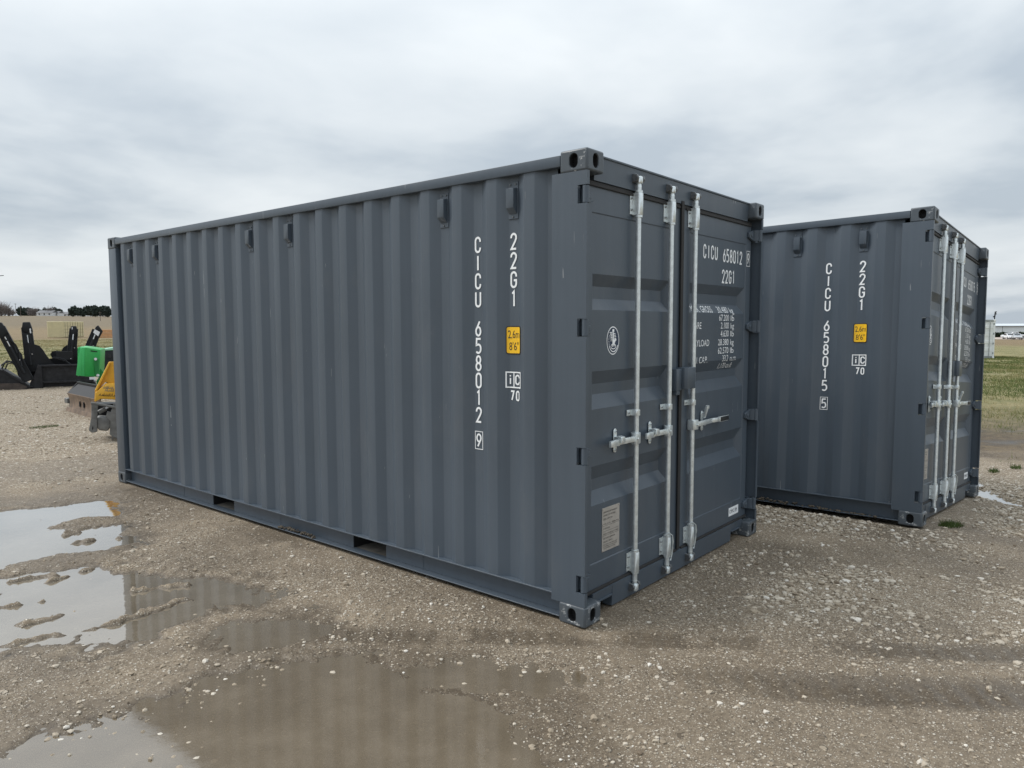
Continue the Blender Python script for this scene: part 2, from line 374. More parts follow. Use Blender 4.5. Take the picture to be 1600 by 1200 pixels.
def ground_mat():
    k = NB('gravel_yard_and_field'); p = k.pos()
    wetA, stA, grA = k.attr('wet'), k.attr('stone'), k.attr('grass')
    # fine soil
    n0 = k.noise(p, 3.5, 6, .6); n1 = k.noise(p, 42, 5, .65)
    soil = k.ramp(k.math('MULTIPLY_ADD', n1, .6, k.math('MULTIPLY', n0, .4)), [(.3, (.140, .107, .072)), (.5, (.25, .197, .138)), (.72, (.40, .328, .238))])  # dark soil tones also stand in for tiny shadows between the stones
    # three sizes of stone; a cell is a stone when its random number is below the cover
    cols = soil; hts = k.math('MULTIPLY', n1, .25)
    for sc, off, hh in ((125, (.30, .62), .34), (64, (.55, .30), .6), (27, (.8, -.12), 1.0)):
        warp = k.n('VectorMath', operation='ADD'); k.set(warp, 0, p)
        wn = k.n('TexNoise'); k.set(wn, 'Vector', p); k.set(wn, 'Scale', sc*.7); k.set(wn, 'Detail', 2)
        wv = k.n('VectorMath', operation='SCALE'); k.set(wv, 0, wn.outputs['Color']); wv.inputs['Scale'].default_value = .35/sc
        k.t.links.new(wv.outputs[0], warp.inputs[1])
        v = k.voro(warp.outputs[0], sc); sepc = k.n('SeparateColor'); k.set(sepc, 0, v.outputs['Color'])
        rnd, tone = sepc.outputs[0], sepc.outputs[1]
        cov = k.math('MULTIPLY_ADD', stA, off[0], off[1], clamp=True)
        ison = k.math('LESS_THAN', rnd, cov)
        shape = k.ramp(v.outputs['Distance'], [(.36, 1.0), (.50, 0.0)])
        f = k.math('MULTIPLY', ison, shape)
        sc_col = k.ramp(tone, [(0, (.13, .100, .068)), (.3, (.30, .238, .168)), (.65, (.50, .42, .32)), (1, (.76, .69, .59))])
        cols = k.mix(f, cols, sc_col); hts = k.math('MAXIMUM', hts, k.math('MULTIPLY', k.math('MULTIPLY', f, hh), k.math('ADD', tone, .5)))
    # field: mown dormant turf; strips of other crops further out
    dist = k.n('VectorMath', operation='LENGTH'); k.set(dist, 0, p); dd = dist.outputs['Value']
    g0 = k.noise(k.mapping(p, (1, 1, 1)), .55, 6, .65); g1 = k.noise(p, 6, 5, .7); g2 = k.noise(k.mapping(p, (.12, .12, 1)), .6, 4, .5)
    gsum = k.math('MULTIPLY_ADD', g1, .5, k.math('MULTIPLY', g0, .5))
    turf = k.ramp(gsum, [(.30, (.095, .105, .035)), (.42, (.18, .175, .068)), (.52, (.27, .235, .11)), (.66, (.38, .315, .175))])
    bare = k.ramp(gsum, [(.3, (.060, .046, .032)), (.48, (.115, .088, .060)), (.6, (.18, .135, .08)), (.72, (.33, .24, .12))])
    turf = k.mix(k.math('MULTIPLY', k.ramp(k.math('DIVIDE', dd, 40), [(.28, 1.0), (.46, 0.0)]), k.ramp(g0, [(.30, 0.0), (.42, 1.0)])), turf, bare)
    straw = k.ramp(gsum, [(.3, (.15, .108, .056)), (.5, (.225, .165, .09)), (.7, (.30, .23, .135))])
    pale = k.ramp(gsum, [(.3, (.125, .098, .062)), (.5, (.175, .138, .088)), (.7, (.235, .19, .125))])
    dn = k.math('MULTIPLY_ADD', g2, 40, dd)
    f1 = k.ramp(k.math('DIVIDE', dn, 400), [(.29, 0.0), (.37, 1.0)]); f2 = k.ramp(k.math('DIVIDE', dn, 1200), [(.20, 0.0), (.26, 1.0)])
    fld = k.mix(f2, k.mix(f1, turf, straw), pale)
    dry = k.mix(grA, cols, fld)
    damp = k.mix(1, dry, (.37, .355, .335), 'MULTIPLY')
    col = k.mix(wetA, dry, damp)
    k.bump(k.math('MULTIPLY', hts, k.math('SUBTRACT', 1, k.math('MULTIPLY', wetA, .55))), 1.0, .022)
    rough = k.math('MULTIPLY_ADD', wetA, -.52, .93)
    return k.fin(col, rough, 0, .4)
M['ground'] = ground_mat()
gme = np_mesh('ground', gv, gf, M['ground'], True)
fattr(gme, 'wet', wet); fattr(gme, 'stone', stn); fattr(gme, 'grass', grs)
tag(link('ground', gme), kind='structure')

# ------------------------------------------------------------------ puddle water: flat murky sheets lying in the basins
def water_mat():
    k = NB('murky_rain_water'); t = k.t; p = k.pos()
    fr = k.n('Fresnel'); fr.inputs['IOR'].default_value = 1.5
    gl = k.n('BsdfGlossy'); sepp = k.n('SeparateXYZ'); k.set(sepp, 0, p); k.set(gl, 'Roughness', k.ramp(k.math('MULTIPLY', sepp.outputs[1], .25), [(.22, .085), (.42, .02)])); gl.inputs['Color'].default_value = (1, 1, 1, 1)
    df = k.n('BsdfDiffuse'); tr = k.n('BsdfTransparent'); tr.inputs[0].default_value = (.80, .74, .66, 1)
    sy_ = k.n('SeparateXYZ'); k.set(sy_, 0, p); silt = k.ramp(k.math('MULTIPLY', sy_.outputs[1], .25), [(.26, 0.0), (.40, 1.0)]); nz_ = k.noise(p, 2.6, 7, .65)
    c = k.mix(silt, k.ramp(nz_, [(.3, (.175, .134, .085)), (.5, (.22, .171, .112)), (.7, (.28, .222, .152))]), k.ramp(nz_, [(.3, (.22, .178, .122)), (.5, (.28, .23, .164)), (.7, (.34, .285, .21))])); k.set(df, 'Color', c)
    bn = k.n('Bump'); bn.inputs['Strength'].default_value = .03; bn.inputs['Distance'].default_value = .01
    k.set(bn, 'Height', k.noise(p, 16, 3, .5)); t.links.new(bn.outputs[0], gl.inputs['Normal']); t.links.new(bn.outputs[0], fr.inputs['Normal'])
    m1 = k.n('MixShader'); m1.inputs[0].default_value = .62; t.links.new(tr.outputs[0], m1.inputs[1]); t.links.new(df.outputs[0], m1.inputs[2])
    m2 = k.n('MixShader'); t.links.new(k.math('MULTIPLY_ADD', fr.outputs[0], 1.9, .02, clamp=True), m2.inputs[0]); t.links.new(m1.outputs[0], m2.inputs[1]); t.links.new(gl.outputs[0], m2.inputs[2])
    t.links.new(m2.outputs[0], k.o.inputs[0]); return k.mat
M['water'] = water_mat()
def sheet(name, x0, x1, y0, y1, z, label, sdf, step=.05, reach=.3):
    xs = np.arange(x0, x1, step); ys = np.arange(y0, y1, step); X, Y = np.meshgrid(xs, ys, indexing='ij')
    keep = sdf(X.ravel(), Y.ravel()) > -reach; idx = np.arange(X.size).reshape(X.shape)
    f = np.stack([idx[:-1, :-1], idx[1:, :-1], idx[1:, 1:], idx[:-1, 1:]], -1).reshape(-1, 4); f = f[keep[f].all(1)]
    u, inv = np.unique(f, return_inverse=True); v = np.stack([X.ravel()[u], Y.ravel()[u], np.full(len(u), z)], -1)
    o = link(name, np_mesh(name, v, inv.reshape(f.shape), M['water'])); tag(o, label, kind='structure')
sheet('puddle_water', -3.4, -.02, -1.6, 6.6, WATER_Z, 'shallow murky rain puddles lying left of the large slate container', pud_sd, reach=.7)
sheet('puddle_water', 4.9, 7.4, -2.4, -.4, WATER_R, 'bright strip of rain water beyond the door end of the second container', lambda x, y: polysd(x, y, PUD_R))

# ------------------------------------------------------------------ loose stones lying on the yard
def stones(name, n, xr, yr, rr, dens, label, seed, octa=False):
    g = np.random.default_rng(seed); x = g.uniform(*xr, n*7); y = g.uniform(*yr, n*7)
    h = hfun(x, y); w_, s_, gr_ = yard_masks(x, y, h)
    pr = dens(x, y, w_, s_, gr_); keep = g.random(len(x)) < pr
    inA = (x > -.02) & (x < 2.46) & (y > .0) & (y < 6.08); inB = ((x-3.317-.03*(y+1)) > -.02) & ((x-3.317-.03*(y+1)) < 2.46) & (y > -1.1) & (y < 5.1)
    keep &= ~inA & ~inB
    x, y, h = x[keep][:n], y[keep][:n], h[keep][:n]; n = len(x)
    ico = bmesh.new(); bmesh.ops.create_icosphere(ico, subdivisions=1, radius=1); iv = np.array([v.co for v in ico.verts]); itf = np.array([[v.index for v in f.verts] for f in ico.faces]); ico.free()
    if octa: iv = np.array([(1, 0, 0), (-1, 0, 0), (0, 1, 0), (0, -1, 0), (0, 0, 1), (0, 0, -1.)]); itf = np.array([(0, 2, 4), (2, 1, 4), (1, 3, 4), (3, 0, 4), (2, 0, 5), (1, 2, 5), (3, 1, 5), (0, 3, 5)])
    kv = len(iv)
    r = rr[0]*(rr[1]/rr[0])**(g.random(n)**2.6)
    jit = 1+g.uniform(-.28, .22, (n, kv)); v = iv[None]*jit[..., None]
    v = v*np.stack([g.uniform(.75, 1.35, n), g.uniform(.75, 1.25, n), g.uniform(.45, .85, n)], -1)[:, None]
    a = g.uniform(0, 6.283, n); c, s = np.cos(a)[:, None], np.sin(a)[:, None]
    vx = v[..., 0]*c-v[..., 1]*s; vy = v[..., 0]*s+v[..., 1]*c
    v = np.stack([vx, vy, v[..., 2]], -1)*r[:, None, None]
    v[..., 0] += x[:, None]; v[..., 1] += y[:, None]; v[..., 2] += (h+r*.22)[:, None]
    f = itf[None]+(np.arange(n)*kv)[:, None, None]
    me = np_mesh(name, v.reshape(-1, 3), f.reshape(-1, 3), M['stone']); 
    fattr(me, 'tone', np.repeat(np.clip(g.normal(.36 if octa else .5, .2, n)+.12*(g.random(n) < .06)*octa, 0, 1), kv))
    o = link(name, me); return tag(o, label, 'gravel', kind='stuff')
def stone_mat():
    k = NB('limestone_gravel'); p = k.pos(); t = k.attr('tone'); nz = k.noise(p, 90, 4, .6)
    c = k.ramp(k.math('MULTIPLY_ADD', nz, .35, k.math('MULTIPLY', t, .8)), [(.15, (.14, .107, .074)), (.45, (.32, .262, .193)), (.7, (.48, .418, .335)), (.95, (.68, .64, .575))])
    k.bump(nz, .4, .003); return k.fin(c, .85, 0, .35)
M['stone'] = stone_mat()
stones('gravel', 1500, (-2.7, 0), (-1.0, 1.3), (.004, .014), lambda x, y, w, s, g: sm(.46, .66, fbm(x, y, .3, 4, 95))*.8, 'pale pebbles standing out of the shallow puddle in the foreground', 6)
stones('gravel', 62000, (-2.7, 3.0), (-2.2, 4.6), (.0025, .0085), lambda x, y, w, s, g: (.10+.9*s)*(1-.85*w)*sm(.28, .50, fbm(x, y, .35, 4, 91))*(1-.90*sm(-.02, .10, pud_sd(x, y))), 'fine brown and pale gravel grit spread over the yard in front of the containers', 1, True)
stones('gravel', 2600, (-2.7, 4.2), (-2.2, 5.5), (.007, .019), lambda x, y, w, s, g: np.full(x.shape, .25)*(1-.7*w)*(1-.45*sm(-.02, .1, pud_sd(x, y))), 'scattered whitish pebbles lying loose on the wet yard', 2)
stones('gravel', 26000, (.8, 8.8), (-3.2, 1.2), (.005, .024), lambda x, y, w, s, g: s**2*sm(.40, .52, fbm(x, y, .8, 4, 63))*(1-g)*(1-.8*w), 'pale crushed limestone strewn in front of the second container', 3)
stones('gravel', 12000, (-3, 6), (5.5, 21), (.008, .024), lambda x, y, w, s, g: s*(1-g)*sm(.35, .6, fbm(x, y, 1.6, 4, 77))*(1-.9*sm(-.1, .02, pud_sd(x, y))), 'pale dry gravel on the yard behind the puddles', 4)

# ------------------------------------------------------------------ grass
def grass_mat():
    k = NB('grass_blades'); t = k.attr('tone')
    c = k.ramp(t, [(0, (.05, .085, .02)), (.35, (.10, .135, .035)), (.6, (.20, .19, .075)), (.85, (.36, .30, .16)), (1, (.46, .38, .22))])
    return k.fin(c, .75, 0, .3)
M['grass'] = grass_mat()
def grass(name, x, y, hgt, wid, tone, label, per=4, seed=0, spread=.04):
    g = np.random.default_rng(seed); n = len(x)*per; x = np.repeat(x, per)+g.normal(0, spread, n); y = np.repeat(y, per)+g.normal(0, spread, n)
    z = hfun(x, y)-.005; hh = np.repeat(hgt, per)*g.uniform(.5, 1.15, n); a = g.uniform(0, 6.283, n); ww = np.repeat(wid, per)*.5; ln = g.uniform(.1, .7, n)*hh; b = g.uniform(0, 6.283, n)
    v = np.stack([np.stack([x-np.cos(a)*ww, y-np.sin(a)*ww, z], -1), np.stack([x+np.cos(a)*ww, y+np.sin(a)*ww, z], -1), np.stack([x+np.cos(b)*ln, y+np.sin(b)*ln, z+hh], -1)], 1)
    f = np.arange(n*3).reshape(-1, 3); me = np_mesh(name, v.reshape(-1, 3), f, M['grass'])
    fattr(me, 'tone', np.repeat(np.clip(np.repeat(tone, per)+g.normal(0, .12, n), 0, 1), 3))
    return tag(link(name, me), label, 'grass', kind='stuff')
def field(n, xr, yr, seed, label, lim, hgt=(.04, .11)):
    g = np.random.default_rng(seed); x = g.uniform(*xr, n*3); y = g.uniform(*yr, n*3); h = np.zeros_like(x)
    _, _, gr = yard_masks(x, y, h); d = np.hypot(x, y); cl = fbm(x, y, 2.2, 4, 81)
    bare = (1-sm(11, 18, d))*sm(.30, .45, fbm(x, y, 1.8, 3, 83))
    keep = (g.random(len(x)) < gr*sm(.28, .55, cl)*(1-bare)) & lim(x, y); x, y, cl, d = x[keep][:n], y[keep][:n], cl[keep][:n], d[keep][:n]
    tone = np.clip(.98-.95*fbm(x, y, 3.1, 4, 85)+sm(45, 90, d)*.35, 0, 1)
    hg = g.uniform(*hgt, len(x)); return grass('field_grass', x, y, hg, np.clip(d*.0007, .008, .05), tone, label, 4, seed, .08)
az = lambda x, y: np.degrees(np.arctan2(x+3.23, y+2.19))
field(26000, (8.5, 60), (-6, 16), 1, 'patchy green and straw coloured turf beyond the second container', lambda x, y: (az(x, y) > 78))
field(26000, (-8, 40), (19, 110), 2, 'dormant green and straw coloured meadow behind the black machinery', lambda x, y: (az(x, y) < 27))
def tuft(x, y, n, r, hgt, label, seed, tone=.12):
    g = np.random.default_rng(seed); a = g.uniform(0, 6.283, n); q = r*np.sqrt(g.random(n))
    grass('grass_tuft', x+q*np.cos(a)*1.0, y+q*np.sin(a)*.6, np.full(n, hgt)*g.uniform(.5, 1.1, n), np.full(n, .006), np.full(n, tone), label, 3, seed, .012)
tuft(3.66, -1.16, 170, .13, .055, 'green grass tuft at the foot of the second container near its door corner', 11)
tuft(7.7, -1.0, 60, .09, .07, 'small green tuft on the gravel at the edge of the field', 12)
tuft(8.15, -1.18, 60, .10, .07, 'small green tuft near the right edge of the photo by the field', 13)
tuft(6.6, -.55, 80, .09, .09, 'green weed beside the far door corner of the second container', 14)
tuft(1.02, 11.5, 150, .22, .05, 'flat dark green weed patch on the pale gravel left of the large container', 15, .1)

# ================================================================== lettering
def _arc(cx, cy, rx, ry, a0, a1, n=9): return [(cx+rx*math.cos(R(a0+(a1-a0)*i/n)), cy+ry*math.sin(R(a0+(a1-a0)*i/n))) for i in range(n+1)]
_top = lambda a0, a1: _arc(.5, .76, .5, .24, a0, a1); _bot = lambda a0, a1: _arc(.5, .24, .5, .24, a0, a1)
GL = {
 'C': [[(1, .70)]+_top(0, 180)+_bot(180, 360)+[(1, .30)]], 'I': [[(.5, 0), (.5, 1)]], 'U': [[(0, 1)]+_bot(180, 360)+[(1, 1)]],
 'G': [[(1, .70)]+_top(0, 180)+_bot(180, 360)+[(1, .46), (.52, .46)]], '0': [_top(0, 180)+_bot(180, 360)+[(1, .76)]],
 '1': [[(.2, .84), (.55, 1), (.55, 0)]], '2': [[(0, .72)]+_top(180, -18)+[(.78, .50), (.04, 0), (1, 0)]],
 '5': [[(1, 1), (.12, 1), (.06, .55)]+_arc(.46, .36, .54, .24, 120, 0)+_arc(.46, .27, .54, .27, 0, -140)],
 '6': [[(.80, 1), (.08, .44)], _arc(.5, .30, .5, .30, 0, 360, 18)], '9': [[(.20, 0), (.92, .56)], _arc(.5, .70, .5, .30, 0, 360, 18)],
 '8': [_arc(.5, .75, .43, .25, 0, 360, 18), _arc(.5, .26, .5, .26, 0, 360, 18)], '7': [[(0, 1), (1, 1), (.35, 0)]],
 'i': [[(.5, 0), (.5, .68)], [(.5, .86), (.5, 1)]],
}
def ribbon(pts, w):
    """flat stroke with mitred joints -> quads in 2D"""
    q = [np.array(p) for p in pts]; n = len(q); closed = np.linalg.norm(q[0]-q[-1]) < 1e-6
    if closed: q = q[:-1]; n -= 1
    L_, R_ = [], []
    for i in range(n):
        a = q[i-1] if (i > 0 or closed) else None; b = q[(i+1) % n] if (i < n-1 or closed) else None
        d1 = (q[i]-a) if a is not None else None; d2 = (b-q[i]) if b is not None else None
        d1 = d1/np.linalg.norm(d1) if d1 is not None else d2/np.linalg.norm(d2); d2 = d2/np.linalg.norm(d2) if d2 is not None else d1
        t = d1+d2; t = t/(np.linalg.norm(t)+1e-9); nn = np.array([-t[1], t[0]]); c = max(.5, nn@np.array([-d1[1], d1[0]]))
        L_.append(q[i]+nn*w*.5/c); R_.append(q[i]-nn*w*.5/c)
    v = L_+R_; f = [(i, i+1, i+1+n, i+n) for i in range(n-1)]
    if closed: f.append((n-1, 0, n, 2*n-1))
    return v, f
def glyph(mb, ch, u, w, wid, hgt, st, P, m=0, off=(-.0005, 0, 0)):
    """stroke letter with lower left corner (u, w); P maps plane coordinates to space"""
    for k_, s_ in enumerate(GL[ch]):
        v, f = ribbon([(u+st/2+a*(wid-st), w+st/2+b*(hgt-st)) for a, b in s_], st); mb.add([tuple(c_+o_*k_ for c_, o_ in zip(P(*p), off)) for p in v], f, m)
def frame2d(mb, u0, u1, w0, w1, t, P, m=0):
    for a, b, c, d in ((u0, u1, w0, w0+t), (u0, u1, w1-t, w1), (u0, u0+t, w0+t, w1-t), (u1-t, u1, w0+t, w1-t)): rect2d(mb, a, b, c, d, P, m)
def rect2d(mb, u0, u1, w0, w1, P, m=0): mb.add([P(u0, w0), P(u1, w0), P(u1, w1), P(u0, w1)], [(0, 1, 2, 3)], m)
_tc = {}
def ttext(mb, body, u, w, hgt, wid, P, m=0, align='L', shear=0):
    """line of type set in the built-in face, squeezed to the given width"""
    if body not in _tc:
        cu = bpy.data.curves.new('t', 'FONT'); cu.body = body; cu.resolution_u = 3; ob = bpy.data.objects.new('t', cu); COL.objects.link(ob)
        bpy.context.view_layer.update(); me = ob.to_mesh()
        v = [(p.co.x, p.co.y) for p in me.vertices]; f = [tuple(p.vertices) for p in me.polygons]; ob.to_mesh_clear()
        bpy.data.objects.remove(ob); bpy.data.curves.remove(cu); _tc[body] = (v, f)
    v, f = _tc[body]; x0 = min(p[0] for p in v); x1 = max(p[0] for p in v)
    sx = wid/(x1-x0); sy = hgt/.70; o = u if align == 'L' else u-wid
    mb.add([P(o+(p[0]-x0)*sx+shear*p[1]*sy, w+p[1]*sy) for p in v], f, m)

# ================================================================== shipping container
CL, CW, CH = 6.058, 2.438, 2.591
PITCH, OUT0 = .2805, .398            # corrugation pitch and the first outward rib
XO, XI = .012, .048                  # outer and inner faces of the side sheet
DY = .075                            # face of the doors behind the corner castings
def side_profile():
    pts = [(.225, XI)]; k = 0
    while True:
        c = OUT0+PITCH*k
        if c+.105 > 5.86: break
        pts += [(c-.106, XI), (c-.038, XO), (c+.038, XO), (c+.106, XI)]; k += 1
    pts = [p for p in pts if p[0] >= .225 or p is pts[0]]; pts += [(5.872, XI)]
    return pts
def holed(mb, quad, hc, hw, hh, depth, nrm, m=0, mh=0):
    """face (4 corners) with an oval pocket: centre hc in face coordinates, half sizes hw, hh"""
    o = Vector(quad[0]); U = Vector(quad[1])-o; V = Vector(quad[3])-o; lu, lv = U.length, V.length; U.normalize(); V.normalize(); n = 28
    ov, re_ = [], []; rr = min(hw, hh); ex, ey = hw-rr, hh-rr
    for i in range(n):
        a = 2*math.pi*(i+.5)/n; c, s = math.cos(a), math.sin(a)
        ov.append((hc[0]+c*rr+(ex if c > 0 else -ex), hc[1]+s*rr+(ey if s > 0 else -ey)))
        # ray to the rectangle
        tx = ((lu-hc[0]) if c > 0 else -hc[0])/(c if abs(c) > 1e-9 else 1e-9); ty = ((lv-hc[1]) if s > 0 else -hc[1])/(s if abs(s) > 1e-9 else 1e-9); t = min(tx, ty)
        re_.append([hc[0]+c*t, hc[1]+s*t])
    for cx_, cy_ in ((0, 0), (lu, 0), (lu, lv), (0, lv)):            # pull the nearest ring point into each corner
        j = min(range(n), key=lambda i: (re_[i][0]-cx_)**2+(re_[i][1]-cy_)**2); re_[j] = [cx_, cy_]
    P = lambda p, d=0: o+U*p[0]+V*p[1]-Vector(nrm)*d
    vs = [P(p) for p in re_]+[P(p) for p in ov]+[P(p, .006) for p in [(hc[0]+(q[0]-hc[0])*.93, hc[1]+(q[1]-hc[1])*.93) for q in ov]]+[P((hc[0]+(q[0]-hc[0])*.93, hc[1]+(q[1]-hc[1])*.93), depth) for q in ov]
    nx_ = lambda i: (i+1) % n
    mb.add(vs, [(i, nx_(i), nx_(i)+n, i+n) for i in range(n)]+[(i+n, nx_(i)+n, nx_(i)+2*n, i+2*n) for i in range(n)], m)
    mb.add(vs[2*n:], [(i, nx_(i), nx_(i)+n, i+n) for i in range(n)]+[tuple(range(n, 2*n))], mh)
def casting_mesh(sx, sy, sz, mat):
    """corner casting, sx/sy/sz = -1/+1 for the outer side; local origin at the outer corner"""
    bx, by, bz, r = .162, .178, .118, .012
    mb = MB(); X = lambda u: (u if sx < 0 else -u); Y = lambda u: (u if sy < 0 else -u); Z = lambda u: (u if sz < 0 else -u)
    bm = bmesh.new(); bmesh.ops.create_cube(bm, size=1)
    for v in bm.verts: v.co = Vector((X((v.co.x+.5)*bx), Y((v.co.y+.5)*by), Z((v.co.z+.5)*bz)))
    bmesh.ops.recalc_face_normals(bm, faces=bm.faces)
    bmesh.ops.bevel(bm, geom=list(bm.edges), offset=r, segments=3, profile=.5, affect='EDGES')
    bmesh.ops.recalc_face_normals(bm, faces=bm.faces); bm.normal_update(); kill = []
    for f in bm.faces:
        if f.calc_area() < .006: continue
        for ax, sg, hc, hw, hh, dp in ((0, sx, None, .0395, .0315*1.25, .07), (1, sy, None, .026, .0395, .07), (2, sz, None, .031, .05, .05)):
            if f.normal[ax]*sg > .99: kill.append((f, ax))
    quads = []
    for f, ax in kill: quads.append((ax, [tuple(v.co) for v in f.verts], tuple(f.normal)))
    bmesh.ops.delete(bm, geom=[f for f, _ in kill], context='FACES_ONLY')
    bm.verts.ensure_lookup_table(); bm.verts.index_update()
    mb.add([v.co for v in bm.verts], [tuple(v.index for v in f.verts) for f in bm.faces]); bm.free()
    for ax, q, nrm in quads:
        lo = [min(p[i] for p in q) for i in range(3)]; hi = [max(p[i] for p in q) for i in range(3)]
        if ax == 0: qq = [(q[0][0], lo[1], lo[2]), (q[0][0], hi[1], lo[2]), (q[0][0], hi[1], hi[2]), (q[0][0], lo[1], hi[2])]; hw, hh = .029, .040; 
        elif ax == 1: qq = [(lo[0], q[0][1], lo[2]), (hi[0], q[0][1], lo[2]), (hi[0], q[0][1], hi[2]), (lo[0], q[0][1], hi[2])]; hw, hh = .029, .040
        else: qq = [(lo[0], lo[1], q[0][2]), (hi[0], lo[1], q[0][2]), (hi[0], hi[1], q[0][2]), (lo[0], hi[1], q[0][2])]; hw, hh = .032, .055
        lu = (Vector(qq[1])-Vector(qq[0])).length; lv = (Vector(qq[3])-Vector(qq[0])).length
        holed(mb, qq, (lu/2, lv/2), hw, hh, .045, nrm, 0, 1)
    return mb.mesh('corner_casting', [mat, M['dark']], angle=40)
CORR = [(1.948, 1.882, 1.812, 1.749), (1.406, 1.331, 1.271, 1.191), (.867, .783, .717, .640)]
def door_depth(z):
    for a, b, c, d in CORR:
        if d <= z <= a: return .036*min(1, (a-z)/(a-b), (z-d)/(c-d))+.004
    return .004 if .30 < z < 2.283 else 0
_mc = {}
def cached(key, fn):
    if key not in _mc: _mc[key] = fn()
    return _mc[key]

def door_mesh(x0, x1, c0, c1):
    """one leaf: framed border, inset panel with three pressed horizontal troughs (c0..c1 = trough ends)"""
    mb = MB(); z0, z1 = .155, 2.425; th = .045
    px0, px1, pz0, pz1 = c0-.012, c1+.012, .30, 2.283
    def q(a, b, c, d): mb.add([a, b, c, d], [(0, 1, 2, 3)])
    Y0 = DY; Y1 = DY+.004
    # border ring
    for a, b, c, d in ((x0, x1, z0, pz0), (x0, x1, pz1, z1), (x0, px0, pz0, pz1), (px1, x1, pz0, pz1)):
        q((a, Y0, c), (b, Y0, c), (b, Y0, d), (a, Y0, d))
    g = .006; a0, a1, b0, b1 = px0+g, px1-g, pz0+g, pz1-g
    ring = [((px0, pz0), (a0, b0)), ((px1, pz0), (a1, b0)), ((px1, pz1), (a1, b1)), ((px0, pz1), (a0, b1))]
    for i in range(4):
        (p, r), (p2, r2) = ring[i], ring[(i+1) % 4]; q((p[0], Y0, p[1]), (p2[0], Y0, p2[1]), (r2[0], Y1, r2[1]), (r[0], Y1, r[1]))
    zs = b1
    for A, B, C_, D in CORR:
        q((a0, Y1, A), (a1, Y1, A), (a1, Y1, zs), (a0, Y1, zs))
        I0, I1 = c0+.055, c1-.055; Yd = Y1+.036
        q((a0, Y1, D), (c0, Y1, D), (c0, Y1, A), (a0, Y1, A)); q((c1, Y1, D), (a1, Y1, D), (a1, Y1, A), (c1, Y1, A))
        q((c0, Y1, A), (c1, Y1, A), (I1, Yd, B), (I0, Yd, B)); q((I0, Yd, B), (I1, Yd, B), (I1, Yd, C_), (I0, Yd, C_)); q((I0, Yd, C_), (I1, Yd, C_), (c1, Y1, D), (c0, Y1, D))
        q((c0, Y1, A), (I0, Yd, B), (I0, Yd, C_), (c0, Y1, D)); q((c1, Y1, A), (c1, Y1, D), (I1, Yd, C_), (I1, Yd, B)); zs = D
    q((a0, Y1, b0), (a1, Y1, b0), (a1, Y1, zs), (a0, Y1, zs))
    # edges and back
    yb = DY+th
    for a, b in (((x0, z0), (x1, z0)), ((x1, z0), (x1, z1)), ((x1, z1), (x0, z1)), ((x0, z1), (x0, z0))): q((a[0], Y0, a[1]), (b[0], Y0, b[1]), (b[0], yb, b[1]), (a[0], yb, a[1]))
    q((x0, yb, z0), (x1, yb, z0), (x1, yb, z1), (x0, yb, z1))
    me = mb.mesh('door', M['paint'], normals=False); bm = bmesh.new(); bm.from_mesh(me); bmesh.ops.remove_doubles(bm, verts=bm.verts, dist=1e-5); bmesh.ops.recalc_face_normals(bm, faces=bm.faces); bm.to_mesh(me); bm.free(); me.polygons.foreach_set('use_smooth', [False]*len(me.polygons)); return me

HZ = (2.353, 1.651, .955, .243)       # hinge heights
def vent_mesh():
    mb = MB(); w = .036
    mb.box(XI-.006, XI, -w, w, -.105, .105)                                      # back plate
    mb.prism([(XI-.006, .070), (XI-.040, .064), (XI-.040, -.045), (XI-.006, -.078)], 1, -.028, .028)   # hood: (x, z) outline along y
    for y, z in ((-.02, .09), (.02, .09), (0, -.093)): mb.cyl((XI-.006, y, z), (XI-.011, y, z), .006, n=8, m=1)
    return mb.mesh('vent', [M['paint'], M['cast']], bevel=.0015)

